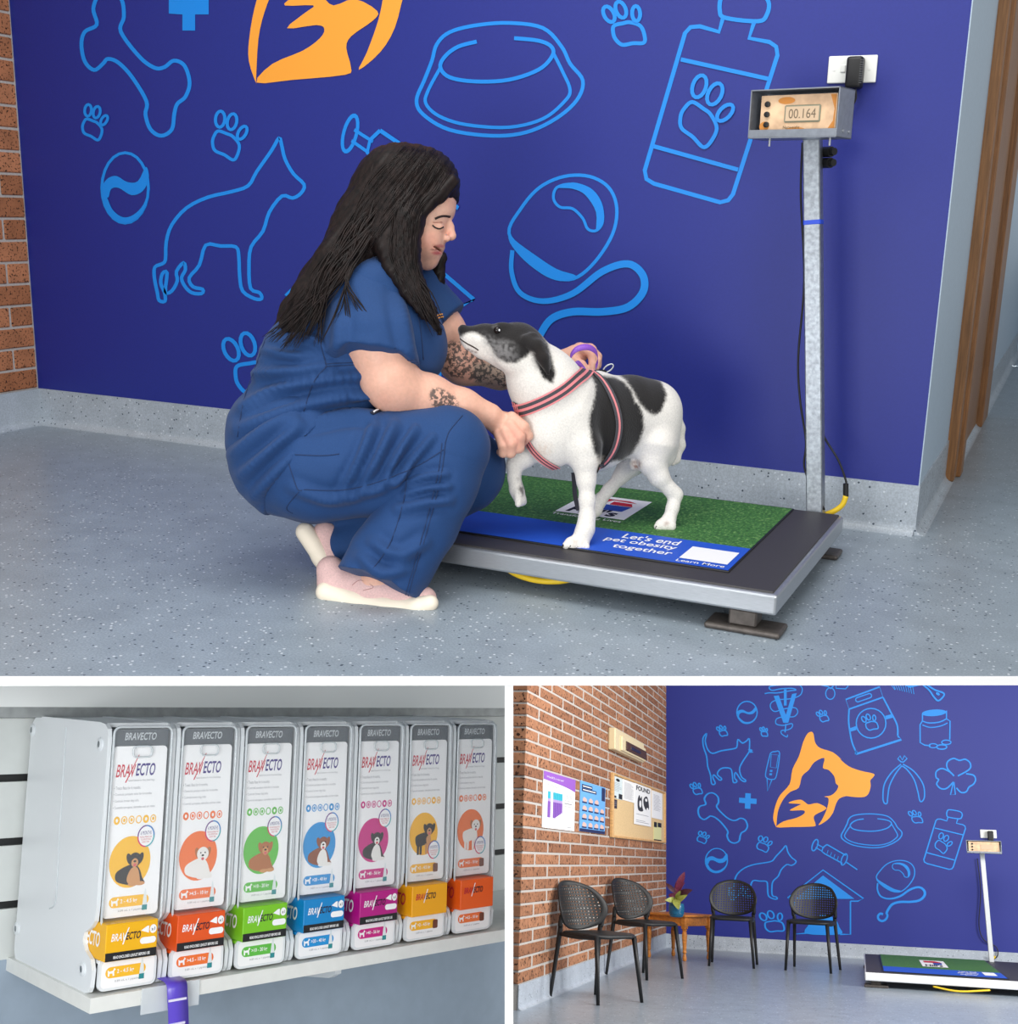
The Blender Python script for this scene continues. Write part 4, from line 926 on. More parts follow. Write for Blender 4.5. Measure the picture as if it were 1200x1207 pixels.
lf(807, 1028, .034, m_lp, .06, (.0, 0, .11)); lf(803, 1033, .038, m_lp, -.05, (-.01, .01, .07)); lf(785, 1041, .022, m_ld, .12, (0, 0, .09)); lf(816, 1049, .034, m_ld, .15, (.02, 0, .07), -.1)
lf(812, 1052, .03, m_lp, .1, (.02, 0, .05), -.05); lf(784, 1061, .028, m_lg, .2, (-.01, 0, .02), -.1); lf(810, 1055, .03, m_lg, .2, (.0, 0, .0), -.12); lf(802, 1050, .026, m_lg, .1, (.0, 0, .02), -.1); lf(800, 1072, .04, m_lg, .2, (0, -.02, .05), -.12); lf(797, 1046, .03, m_lp, .05, (0, 0, .03)); lf(788, 1055, .026, m_lp, .1, (0, 0, .06))
for q in ((807, 1040), (797, 1050)):
    mk('stem', tube(spline([topz - A3(0, 0, .015), topz + A3(.005, 0, .06), R3.on(q[0], q[1], 'y', pc3[1])], 4), .005, 6), m_lp, parent=pp3)

# ---------------------------------------------------------------- the floor scale at the right
z3 = .125
a3 = R3.on(1019.3, 1144.5, 'z', z3); b3 = R3.on(1190, 1157, 'z', z3); c3 = R3.on(1025.8, 1124.5, 'z', z3)
sx0, sy0, sy1 = a3[0], (a3[1] + b3[1]) / 2, min(c3[1], W3 - .06); sx1 = 2.05
s3 = thing('weighing_scale', ((sx0 + sx1) / 2, (sy0 + sy1) / 2, 0), R3, 'floor scale with white edge and tall pole by the waiting room wall', 'scale')
mk('platform', box(sx0, sx1, sy0, sy1, .055, z3 - .004, .008, 2), mat('scale_white', (226, 228, 230), .35), parent=s3)
mk('deck', box(sx0 + .012, sx1 - .012, sy0 + .03, sy1 - .01, z3 - .006, z3, .002, 1), m_rubber, parent=s3)
for x, y in ((sx0 + .09, sy0 + .1), (sx1 - .1, sy0 + .1), (sx0 + .09, sy1 - .1), (sx1 - .1, sy1 - .1)): mk('foot', merge([box(x - .1, x + .1, y - .08, y + .08, 0, .02, .006, 1), box(x - .04, x + .04, y - .04, y + .04, .02, .056)]), MATS['foot_steel'], parent=s3)
p0 = R3.on(1169, 1134, 'z', z3); p0[1] = min(p0[1], W3 - .12); p1 = R3.on(1157.5, 1006, 'y', p0[1] + .02); p0 = R3.on(1169, 1134, 'y', p0[1])
mk('pole', beam(p0, p1, .045, .045), mat('pole_white', (214, 218, 222), .35, .3), parent=s3)
dc = R3.on(1160, 998.5, 'y', p0[1] - .1); Rd = rz(-6)
hx, hz, hd, t = .165, .063, .07, .005
hs = mk('readout_housing', dloc(merge([box(-hx, hx, -hd, hd, hz - t, hz), box(-hx, hx, -hd, hd, -hz, -hz + t), box(-hx, -hx + t, -hd, hd, -hz, hz), box(hx - t, hx, -hd, hd, -hz, hz), box(-hx, hx, hd - t, hd, -hz, hz), box(-hx, hx, -hd, -hd + .008, -hz, -hz + .02)])), m_hous, parent=s3)
mk('face_panel', dloc(box(-hx + .02, hx - .02, -hd + .02, -hd + .03, -hz + .016, hz - .012)), MATS['face_panel_paint'], parent=s3)
mk('screen', dloc(box(-.03, .09, -hd + .016, -hd + .021, -.024, .024)), MATS['lcd'], parent=s3)
for k in range(3): mk('button', xf(lathe([(.009, 0), (.009, .006), (0, .007)], 10), Rd @ rx(90), dc + Rd @ A3(-.11, -hd + .02, .028 - .028 * k)), m_black, parent=s3)
mk('cable', tube(pxpath(R3, [(1152, 1012), (1156, 1050), (1154, 1090), (1160, 1108), (1174, 1116), (1176, 1126), (1170, 1132)], 'y', W3 - .03), .006, 6), m_black, parent=s3, smooth=True)
mk('yellow_hose', tube(pxpath(R3, [(1173, 1127), (1170, 1130), (1166, 1126)], 'y', W3 - .06), .012, 8), MATS['yellow_hose'], parent=s3, smooth=True)
mk('yellow_hose', tube(spline([(sx0 + .55, sy0 + .02, .04), (sx0 + .75, sy0 - .02, .018), (sx0 + 1.0, sy0 + .02, .04)], 6), .008, 8), MATS['yellow_hose'], parent=s3, smooth=True)
mx0, mx1, my0, my1 = R3.on(1040, 1143, 'z', z3)[0], R3.on(1186, 1152, 'z', z3)[0], sy0 + .09, sy1 - .06
mb = my0 + (my1 - my0) * .27
m3 = thing('printed_mat', ((mx0 + mx1) / 2, my0, z3), R3, 'grass print mat on the floor scale in the waiting room', 'mat')
mk('mat_base', box(mx0, mx1, my0, my1, z3, z3 + .006), m_black, parent=m3)
mk('grass_panel', sheet(mx0 + .01, mx1 - .01, mb, my1 - .01, z3 + .008), m_grass, parent=m3); mk('blue_band', sheet(mx0 + .01, mx1 - .01, my0 + .01, mb, z3 + .008), MATS['mat_blue'], parent=m3)
lw = mx1 - mx0; ux_, uy_ = A3(1, 0, 0), A3(0, 1, 0)
lg = mk('logo_panel', sheet(mx0 + lw * .36, mx0 + lw * .58, my0 + (my1 - my0) * .38, my0 + (my1 - my0) * .75, z3 + .0095), m_wprint, parent=m3)
lo_ = A3(mx0 + lw * .36, my0 + (my1 - my0) * .38, z3 + .011); lu = A3(lw * .22, 0, 0); lv = A3(0, (my1 - my0) * .37, 0)
mk('logo_red', flat(fill2([(.15, .62), (.86, .62), (.8, .76), (.6, .9), (.15, .88)]), lo_, lu, lv), MATS['logo_red'], parent=lg)
mk('logo_blue', flat(fill2([(.5, .34), (.82, .34), (.86, .60), (.5, .60)]), lo_, lu, lv), MATS['logo_blue'], parent=lg)
mk('logo_lettering', flat(fit2(text2("Hill's", 1, .1, .03), .12, .82, .06, .34), lo_, lu, lv), MATS['print_black'], parent=lg)
mk('slogan', merge([flat(fit2(text2(s_, 1, 0, .012), mx0 + lw * a, mx0 + lw * b, my0 + (my1 - my0) * c, my0 + (my1 - my0) * (c + .06)), (0, 0, 0), ux_, uy_, z3 + .0095) for s_, a, b, c in (("Let's end", .64, .78, .18), ('pet obesity', .62, .79, .11), ('together', .63, .77, .04))]), m_wprint, parent=m3).__setitem__('kind', 'stuff')
mk('print_patch', sheet(mx0 + lw * .83, mx0 + lw * .93, my0 + (my1 - my0) * .09, my0 + (my1 - my0) * .24, z3 + .0095), m_wprint, parent=m3)
# socket and plug pack
q = R3.on(1165, 983, 'y', W3); pp = thing('power_point', (q[0], W3, q[2] - .05), R3, 'white wall socket plate above the waiting room scale', 'power socket')
mk('plate', box(q[0] - .085, q[0] + .085, W3 - .012, W3, q[2] - .045, q[2] + .045, .003, 1), MATS['socket_white'], parent=pp)
mk('rocker_switch', box(q[0] - .05, q[0] - .03, W3 - .016, W3 - .011, q[2] - .012, q[2] + .012), MATS['socket_white'], parent=pp)
q = R3.on(1167.5, 985, 'y', W3 - .03); ad = thing('plug_adapter', (q[0], W3 - .012, q[2] - .05), R3, 'black plug pack in the waiting room wall socket', 'adapter')
mk('adapter_body', box(q[0] - .03, q[0] + .03, W3 - .07, W3 - .0125, q[2] - .055, q[2] + .05, .01, 2), m_black, parent=ad)
mk('cable', tube(spline([q + A3(0, 0, -.05), q + A3(-.02, 0, -.1), q + A3(-.08, .01, -.16)], 4), .005, 6), m_black, parent=ad)
# ================================================================ dispensary shelf
K = 0.74
DY = 3.729 * K; UW = 0.1795; UH = 0.622; UD = 0.475; WB = DY + UD + .02
m_pl = mat('dispenser_white', (226, 231, 234), .38)
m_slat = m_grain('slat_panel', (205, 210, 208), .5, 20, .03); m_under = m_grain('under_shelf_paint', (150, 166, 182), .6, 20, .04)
m_shelf = m_grain('shelf_laminate', (228, 230, 226), .4, 30, .03)
XS0 = R2.on(107, 1177, 'z', 0)[0]; YS0 = R2.on(107, 1177, 'z', 0)[1]
def xr(y, z):
    r = R2.R[0]; return R2.C[0] - (r[1] * (y - R2.C[1]) + r[2] * (z - R2.C[2])) / r[0]
def cutbox(x0, y0, y1, z0, z1):
    """board whose right end meets the divider wall"""
    V = [(x0, y0, z0), (xr(y0, z0), y0, z0), (x0, y1, z0), (xr(y1, z0), y1, z0), (x0, y0, z1), (xr(y0, z1), y0, z1), (x0, y1, z1), (xr(y1, z1), y1, z1)]
    return np.array(V, float), [[0, 2, 3, 1], [4, 5, 7, 6], [0, 1, 5, 4], [2, 6, 7, 3], [0, 4, 6, 2], [1, 3, 7, 5]]
XW = R2.on(-90, 900, 'y', WB)[0]; ZW = R2.on(560, 797, 'y', WB)[2]
wl = mk('wall_back', cutbox(XW, WB + .012, WB + .06, -1.2, ZW), mat('slot_dark', (24, 26, 28), .6), room=R2, kind='structure', label='pale slotted panel wall behind the dispensers')
zs = [-.006] + [R2.on(15, y, 'y', WB)[2] for y in (1066, 992, 917, 842)]
for i in range(5):
    z0 = zs[i] + (.010 if i else 0); z1 = (zs[i + 1] - .010) if i < 4 else ZW
    mk('panel', cutbox(XW, WB, WB + .02, z0, z1), m_slat, parent=wl)
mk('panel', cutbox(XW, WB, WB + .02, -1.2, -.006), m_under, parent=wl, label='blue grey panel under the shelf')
sh = thing('shelf', (XS0 + 1, YS0 + .2, -.04), R2, 'white laminate shelf under the row of dispensers', 'shelf')
mk('shelf_board', cutbox(XS0, YS0, WB, -.034, 0), m_shelf, parent=sh)
bx = R2.on(385, 1150, 'y', YS0 + .1)
mk('bracket', prism([(YS0 + .06, -.06), (YS0 + .09, -.075), (WB, -.14), (WB, -.034), (YS0 + .06, -.034)], (bx[0], 0, 0), (0, 1, 0), (0, 0, 1), .02), mat('bracket_white', (214, 220, 224), .4), parent=sh)
us = thing('shelf', (XS0 + 1, WB - .1, .66), R2, 'pale shelf above the row of dispensers', 'shelf')
zu = R2.on(300, 834, 'y', WB - .10)[2]
mk('shelf_board', cutbox(XW, WB - .10, WB, zu, ZW), mat('upper_shelf', (236, 239, 237), .5), parent=us)
mk('edge_rail', cutbox(XW, WB - .085, WB, zu - .028, zu), m_grain('upper_rail', (160, 164, 164), .35, 30, .15, metal=.4), parent=us)
# clear ticket and purple strip hanging on the shelf edge
a = R2.on(166, 1172, 'y', YS0); b = R2.on(234, 1160, 'y', YS0)
tk = thing('shelf_ticket', (a[0], YS0, -.06), R2, 'clear plastic ticket holder on the shelf edge', 'ticket')
m_clear = mat('clear_plastic', (240, 246, 250), .12, alpha=.05); m_clear2 = mat('ticket_plastic', (232, 238, 242), .2, alpha=.55)
mk('ticket_sheet', box(a[0], b[0], YS0 - .006, YS0 - .003, -.055, .004), m_clear2, parent=tk)
c = R2.on(207, 1162, 'y', YS0 - .015)
pr_ = [(0, .05, .012), (0, .0, .012), (0, -.02, .004), (0, -.026, -.02), (.004, -.028, -.06), (.01, -.026, -.12), (.016, -.02, -.17)]
Pp = spline([A3(c[0] + x, YS0 + y, z) for x, y, z in pr_], 5); V = []; F = []
for p in Pp: V += [p + A3(-.026, 0, 0), p + A3(.026, 0, 0), p + A3(.026, -.002, .001), p + A3(-.026, -.002, .001)]
for i in range(len(Pp) - 1):
    for k in range(4): F.append([i * 4 + k, i * 4 + (k + 1) % 4, i * 4 + 4 + (k + 1) % 4, i * 4 + 4 + k])
st = mk('hanging_strip', (np.array(V), F), mat('strip_purple', (92, 70, 196), .3), room=R2, label='shiny purple strip hanging over the shelf edge', cat='strip', smooth=True)
mk('strip_mark', merge([box(c[0] - .024, c[0] + .022, YS0 - .032, YS0 - .0285, z, z + .005) for z in (-.03, -.085, -.1)]), mat('strip_white', (230, 226, 244), .4), parent=st).__setitem__('kind', 'stuff')

m_red = mat('logo_crimson', (200, 36, 60), .6); m_purp = mat('logo_violet', (64, 48, 130), .6); m_silver = mat('header_silver', (108, 114, 120), .25, .5); m_hdr = mat('header_print', (196, 202, 206), .5)
m_card = mat('card_white', (246, 247, 248), .55); m_txt = mat('card_text', (150, 152, 158), .7)
def side_outline(d0=0.0):
    """profile in (y, z): front at y=0"""
    front = [(0.0, .585), (.004, .607), (.02, .618), (.05, .622)]
    p = [(UD, .60), (UD, .02), (UD - .012, 0), (.03, 0), (.012, .004), (.004, .016), (.0, .055), (.012, .078), (.045, .092), (.062, .112), (.056, .132), (.022, .148), (.004, .165), (0.0, .2)] + front + [(UD - .03, .622)]
    return p
def weight_tag(x0, z0, wd, hg, txt, colour, prod):
    """coloured capsule with dog, weight and product"""
    out = [('w', rrect(x0, z0, x0 + wd, z0 + hg, hg * .48), colour)]
    return out
def dogfig(cx, cz, s, pal, pose):
    """flat printed dog: list of (outline, colour)"""
    body, head, ear, chest, muz = pal; o = []
    if pose == 'lie':
        o.append((spline([(-.9, -.55), (-.95, -.1), (-.5, .2), (.1, .35), (.5, .1), (.75, -.5), (.9, -.8), (.3, -.85), (-.3, -.8)], 4, True), body))
        o.append((spline([(-.25, -.5), (0, .1), (.4, .1), (.6, -.6), (.5, -.85), (0, -.85)], 4, True), chest))
        o.append((ell2(.15, -.82, .3, .12), muz)); o.append((ell2(.62, -.80, .3, .12), muz)); hc = (.2, .55)
    else:
        o.append((spline([(-.85, .3), (-.8, -.2), (-.55, -.4), (.15, -.25), (.55, -.2), (.5, .4), (.2, .6), (-.5, .5)], 4, True), body))
        for lx in (-.6, -.35, .15, .4): o.append((np.array([(lx - .1, -.2), (lx + .12, -.2), (lx + .1, -.95), (lx - .08, -.95)]), muz if lx > 0 else body))
        o.append((spline([(.15, .2), (.5, .4), (.55, -.2), (.25, -.3)], 4, True), chest)); hc = (.4, .75)
    o.append((ell2(hc[0] - .36, hc[1] + .12, .16, .34, 18), ear)); o.append((ell2(hc[0] + .36, hc[1] + .12, .16, .34, -18), ear))
    o.append((ell2(hc[0], hc[1] + .05, .40, .42), head)); o.append((ell2(hc[0], hc[1] - .12, .22, .26), muz))
    o.append((ell2(hc[0], hc[1] - .04, .09, .06), (20, 18, 18))); o.append((ell2(hc[0] - .15, hc[1] + .12, .05, .05), (20, 18, 18))); o.append((ell2(hc[0] + .15, hc[1] + .12, .05, .05), (20, 18, 18)))
    o.append((ell2(hc[0], hc[1] - .25, .1, .09), (214, 96, 104)))
    return [(np.asarray(q) * s + [cx, cz], c) for q, c in o]
BLK, TAN, WHT, BRN, RED_, GRY = (38, 32, 32), (206, 150, 96), (238, 236, 232), (176, 108, 56), (140, 76, 44), (120, 110, 108)
UNITS = [('yellow', (246, 190, 38), '2 - 4.5 kg', (BLK, BLK, BLK, TAN, TAN), 'lie', 'black and tan puppy'), ('orange', (240, 118, 50), '>4.5 - 10 kg', (WHT, WHT, BRN, WHT, WHT), 'lie', 'white and brown terrier'),
         ('green', (96, 190, 70), '>10 - 20 kg', (BRN, BRN, BRN, BRN, TAN), 'lie', 'golden brown spaniel'), ('blue', (22, 146, 214), '>20 - 40 kg', (RED_, RED_, RED_, WHT, WHT), 'lie', 'red and white shepherd'),
         ('magenta', (204, 30, 132), '>40 - 56 kg', (BLK, BLK, BLK, WHT, WHT), 'lie', 'black and white dog'), ('amber', (248, 186, 40), '>2 - 4.5 kg', (BLK, BLK, BLK, TAN, TAN), 'stand', 'standing black and tan dog'),
         ('orange', (240, 122, 60), '>4.5 - 10 kg', (WHT, WHT, BRN, WHT, WHT), 'stand', 'standing white dog')]
CART = [(240, 180, 10), (226, 84, 20), (120, 196, 30), (0, 132, 200), (182, 10, 130), (246, 172, 10), (238, 96, 22)]
def carton(i, x0, parent_label, group):
    ct = thing('product_carton', (x0 + .07, DY + .1, .078), R2, parent_label, 'carton', group)
    m = mat('carton_%s' % i, CART[i], .4); f0 = DY - .038; x1 = x0 + .128; z0, z1 = .078, .162
    mk('box', box(x0, x1, f0, f0 + .30, z0, z1, .0015, 1), m, parent=ct)
    if i < 5: mk('black_strip', box(x0 + .001, x1 - .001, f0 - .0008, f0 + .001, z0 + .001, z0 + .020), mat('carton_black', (22, 22, 26), .5), parent=ct)
    ux, uy = A3(1, 0, 0), A3(0, 0, 1); o = A3(x0, f0, z0)
    if i < 5: mk('lettering', flat(fit2(text2('READ ENCLOSED LEAFLET BEFORE USE', 1, 0, .02), .02, .11, .006, .0125), o, ux, uy, .0018), m_card, parent=ct)
    mk('brand_lettering', flat(fit2(text2('BRAV', 1, .25, .01), .012, .05, .045, .062), o, ux, uy, .0012), m_card if i < 5 else m_red, parent=ct)
    mk('brand_lettering', flat(fit2(text2('ECTO', 1, .25, .02), .048, .085, .045, .062), o, ux, uy, .0012), mat('carton_dark', (40, 22, 44), .5), parent=ct)
    mk('brand_stroke', flat(fill2([(.040, .036), (.043, .036), (.056, .073), (.053, .073)]), o, ux, uy, .0011), m_card, parent=ct)
    if i < 5:
        mk('tube_print', flat(fill2([(.085, .062), (.105, .055), (.105, .071), (.100, .071)]), o, ux, uy, .0012), m_card, parent=ct)
        mk('count_dot', flat(fill2(ell2(.1155, .063, .0085, .010)), o, ux, uy, .0012), m_card, parent=ct)
        mk('count_lettering', flat(fit2(text2('x1', 1), .111, .120, .059, .067), o, ux, uy, .0018), MATS['carton_dark'], parent=ct)
        mk('weight_capsule', flat(fill2(rrect(.084, .031, .124, .046, .0072)), o, ux, uy, .0012), m_card, parent=ct)
    # side panel lettering
    so = A3(x0, f0 + .20, z0)
    mk('side_lettering', flat(fit2(text2('BRAVECTO', 1, .2, .02), .03, .17, .028, .062), so, A3(0, -1, 0), uy, .001), m_card if i < 5 else m_red, parent=ct)
    return ct
for i, (cn, rgb, wt, pal, pose, dogn) in enumerate(UNITS):
    X0 = 1.692 * K + UW * i
    ordn = 'chew dispenser' if i > 4 else 'dispenser'
    d = thing('pet_medicine_dispenser', (X0 + UW / 2, DY + UD / 2, 0), R2, 'white %s with a clear front, %s circle and a %s' % (ordn, cn, dogn), 'dispenser', 'row of medicine dispensers on the shelf')
    mcol = mat('card_%d' % i, rgb, .55)
    for xs in (X0 + .002, X0 + UW - .012):
        sp = mk('side_panel', prism(side_outline(), A3(xs, DY, 0), A3(0, 1, 0), A3(0, 0, 1), .010), m_pl, parent=d)
        if i == 0 and xs < X0 + .01:
            for y, z in ((.04, .57), (.05, .05), (UD - .012, .585), (UD - .01, .075)):
                mk('rivet', merge([xf(lathe([(.0, .0), (.016, 0), (.016, .003), (.009, .006), (.008, .002), (0, .002)], 16), ry(-90), (xs, DY + y, z))]), mat('rivet_white', (220, 226, 230), .35), parent=sp)
                mk('rivet_core', xf(lathe([(.0075, 0), (.0075, .005), (0, .005)], 12), ry(-90), (xs, DY + y, z)), mat('rivet_grey', (126, 134, 138), .35, .5), parent=sp)
            mk('moulded_groove', tube(spline([(xs - .001, DY + UD * .52, .60), (xs - .001, DY + UD * .50, .30), (xs - .001, DY + UD * .49, .18), (xs - .001, DY + UD * .56, .155)], 6), .0018, 5), mat('groove', (190, 198, 202), .4), parent=sp)
    mk('top_panel', box(X0 + .012, X0 + UW - .012, DY + .03, DY + UD, .61, .62), m_pl, parent=d)
    mk('back_panel', box(X0 + .012, X0 + UW - .012, DY + UD - .008, DY + UD, .0, .61), m_pl, parent=d)
    xa, xb = X0 + .016, X0 + UW - .020; o = A3(xa, DY + .004, 0); ux, uy = A3(1, 0, 0), A3(0, 0, 1); cw = xb - xa
    # lip tray with its label
    lip = mk('tray', prism(rrect(0, .006, cw, .078, .014), A3(xa, DY + .004, 0), ux, uy, .010), m_pl, parent=d)
    mk('tray_floor', box(xa, xb, DY + .0, DY + .35, .068, .076), m_pl if i == 0 else mat('tray_%d' % i, CART[i], .4), parent=d)
    lo2 = A3(xa, DY - .0062, 0)
    mk('tray_label', flat(fill2(rrect(.006, .012, cw - .006, .072, .010)), lo2, ux, uy, 0), m_card, parent=lip)
    # header and card
    mk('header_strip', box(xa, xb, DY + .004, DY + .008, .558, .606), m_silver, parent=d)
    mk('header_lettering', flat(fit2(text2('BRAVECTO', 1, .2, .02), .03, cw - .032, .580, .598), A3(xa, DY + .0035, 0), ux, uy, 0), m_hdr, parent=d)
    cd = mk('label_card', prism([(p[0], p[1]) for p in rrect(.003, .168, cw - .003, .566, .010)], A3(xa, DY + .004, 0), ux, uy, .003), m_card, parent=d)
    co = A3(xa, DY + .0006, 0)
    def pr(name, g, m, off=0.0): return mk(name, flat(g, co, ux, uy, off), m, parent=cd)
    pr('brand_lettering', fit2(text2('BRAV', 1, .25, .01), .012, .062, .493, .523), m_red); pr('brand_lettering', fit2(text2('ECTO', 1, .25, .02), .062, .112, .495, .525), m_purp)
    pr('brand_stroke', fill2([(.036, .480), (.039, .480), (.069, .545), (.067, .545)]), m_red, .0002)
    pr('tagline', fit2(text2('Topical Solution for Very Small Dogs' if i < 5 else 'Chewable Tablets for Dogs', 1), .042, .112, .481, .487), m_txt)
    for k, s_ in enumerate(('Treats fleas for 6 months.', 'Controls paralysis ticks for 6 months', 'Controls brown dog ticks.', 'Controls sarcoptes, demodex and ear mites')):
        pr('bullet_line', fit2(text2('\u2022 ' + s_, 1), .010, .010 + .0026 * len(s_), .464 - .0155 * k, .4715 - .0155 * k), m_txt)
    for k in range(6):
        pr('benefit_icon', stroke2(ell2(.022 + .0185 * k, .392, .0066, .0085, n=18), .0024, True) if k not in (0, 4) else fill2(ell2(.022 + .0185 * k, .392, .0078, .0098, n=18)), mcol)
        if k not in (3,): pr('benefit_mark', fill2(ell2(.022 + .0185 * k, .392, .003, .0045, n=8)), m_card if k in (0, 4) else mcol, .0002)
    cz = .300 if i < 5 else .305; cx = .062
    pr('colour_disc', fill2(ell2(cx, cz - .006, .052, .060, n=40)), mcol, .0001)
    figs = dogfig(cx + .004, cz - .026, .040, pal, pose)
    for k, (poly, c) in enumerate(figs): pr('dog_picture', fill2(poly), mat('dogprint_%d_%d_%d' % c, c, .6), .0004 + .00008 * k)
    # months badge: ring in four colours
    bx_, bz = (.098, .352) if i < 5 else (.100, .252)
    pr('badge', fill2(ell2(bx_, bz, .0215, .0255, n=28)), m_card, .0016)
    for k, c in enumerate(((54, 130, 200), (110, 60, 140), (214, 40, 100), (50, 170, 180))):
        aa = np.radians(np.linspace(90 * k + 2, 90 * k + 92, 9)); pr('badge_ring', stroke2(np.stack([bx_ + .0205 * np.cos(aa), bz + .0245 * np.sin(aa)], 1), .0032), mat('badge_%d' % k, c, .6), .0018)
    pr('badge_lettering', fit2(text2('6 MONTHS', 1), bx_ - .014, bx_ + .014, bz + .003, bz + .012), m_purp, .0018)
    pr('badge_lettering', merge([fit2(text2(s_, 1), bx_ - e, bx_ + e, bz - .004 - .006 * k, bz - .0 - .006 * k) for k, (s_, e) in enumerate((('FLEA & PARALYSIS', .015), ('TICK PROTECTION', .013), ('EVERY TIME', .009)))]), m_red, .0018).__setitem__('kind', 'stuff')
    # weight capsule on the card and on the tray
    for par, oo, zc, off in ((cd, co, .203, .0), (lip, lo2, .046, .0003)):
        def pr2(name, g, m, off2=0.0): return mk(name, flat(g, oo, ux, uy, off + off2), m, parent=par)
        pr2('weight_capsule', fill2(rrect(.016, zc - .0125, .116, zc + .0125, .012)), mcol)
        pr2('weight_lettering', fit2(text2(wt, 1, 0, .02), .044, .044 + .0042 * len(wt), zc - .006, zc + .006), m_card, .0003)
        pr2('dog_symbol', fill2([(.022, zc - .008), (.026, zc - .008), (.026, zc - .002), (.033, zc - .002), (.034, zc - .008), (.038, zc - .008), (.037, zc + .003), (.041, zc + .006), (.037, zc + .010), (.034, zc + .004), (.025, zc + .003), (.021, zc + .007)]), m_card, .0003)
        pr2('dose_lettering', fit2(text2('0.89 mL x 1 pipette', 1), .04, .10, zc - .024, zc - .018), m_txt)
        if i < 5:
            pr2('pipette_print', fill2([(.100, zc - .012), (.112, zc - .012), (.110, zc + .008), (.107, zc + .026), (.105, zc + .026), (.102, zc + .008)]), mat('pipette', (226, 234, 236), .4), .0005); pr2('pipette_cap', fill2([(.0995, zc - .024), (.1125, zc - .024), (.1125, zc - .012), (.0995, zc - .012)]), mat('pipette_cap', (40, 140, 146), .5), .0006)
        else: pr2('chew_print', fill2(rrect(.100, zc - .014, .118, zc + .010, .004)), mat('chew', (112, 62, 44), .6), .0005)
    # clear cover with raised rim and finger pull
    cv = mk('clear_cover', prism(rrect(-.003, .150, cw + .003, .612, .016), A3(xa, DY - .004, 0), ux, uy, .0035), m_clear, parent=d)
    ring = rrect(-.003, .150, cw + .003, .612, .016, 5); R_ = np.array([A3(xa + p[0], DY - .008, p[1]) for p in np.r_[ring, ring[:1]]])
    mk('cover_rim', tube(R_, .0032, 6, cap=False), mat('clear_rim', (222, 230, 234), .12, alpha=.62), parent=cv, smooth=True)
    pull = rrect(cw / 2 - .024, .540, cw / 2 + .024, .566, .010, 4); R_ = np.array([A3(xa + p[0], DY - .009, p[1]) for p in np.r_[pull, pull[:1]]])
    mk('finger_pull', tube(R_, .0022, 6, cap=False), MATS['clear_rim'], parent=cv, smooth=True)
    mk('chute', prism([(.0, .150), (-.012, .135), (.02, .112), (.05, .105), (.05, .15)], A3(xa, DY, 0), A3(0, 1, 0), A3(0, 0, 1), cw), mat('chute_clear', (214, 222, 226), .15, alpha=.4), parent=d)
    carton(i, X0 + .013, '%s medicine carton with %s lettering in the dispenser with the %s' % (cn, 'white' if i < 5 else 'dark', dogn), 'cartons in the dispensers')
# ================================================================ figures: helpers
EX, EY, EZ = R1.R[0], -R1.R[1], R1.R[2]
def P1(x, y, d): return R1.at(x, y, d)
def rp(r, d): return r * d / FPX
def imrot(ang, yaw=0):
    """axes: along (turned by ang in the picture, yaw in depth), across, depth"""
    a, b = math.radians(ang), math.radians(yaw)
    e1 = (EX * math.cos(a) + EY * math.sin(a)) * math.cos(b) + EZ * math.sin(b)
    e2 = -EX * math.sin(a) + EY * math.cos(a); e3 = np.cross(e1, e2); e3 /= np.linalg.norm(e3); e2 = np.cross(e3, e1)
    return np.stack([e1, e2, e3], 1)
def E(b, x, y, d, r1, r2, r3, ang=0, yaw=0, k=.02, sub=False):
    s = d / FPX; b.ell(P1(x, y, d), (r1 * s, r2 * s, r3 * s), imrot(ang, yaw), k, sub)
def Cc(b, pts, k=.015):
    """chain of (x, y, depth, radius px)"""
    for p, q in zip(pts[:-1], pts[1:]): b.cap(P1(*p[:3]), P1(*q[:3]), rp(p[3], p[2]), rp(q[3], q[2]), k)
def inpoly(Q, poly):
    poly = np.asarray(poly, float); x, y = Q[:, 0], Q[:, 1]; c = np.zeros(len(Q), bool); j = len(poly) - 1
    for i in range(len(poly)):
        xi, yi = poly[i]; xj, yj = poly[j]
        c ^= ((yi > y) != (yj > y)) & (x < (xj - xi) * (y - yi) / (yj - yi + 1e-9) + xi); j = i
    return c
def soft_in(Q, poly, n=4, r=1.3, seed=0):
    rg = np.random.RandomState(seed); w_ = np.zeros(len(Q))
    for _ in range(n * 3): w_ += inpoly(Q + rg.normal(0, r, Q.shape), poly)
    return w_ / (n * 3)
def blend(cols, w_, rgb): c = np.array(lin(rgb)[:3]); return cols * (1 - w_[:, None]) + c * w_[:, None]
def bvh(V, F): return BVHTree.FromPolygons([Vector(v) for v in V], [list(map(int, f)) for f in F])
def hit(bt, x, y):
    d = Vector(R1.ray(x, y)).normalized(); r = bt.ray_cast(Vector(R1.C), d)
    return (np.array(r[0]), np.array(r[1])) if r[0] is not None else (None, None)
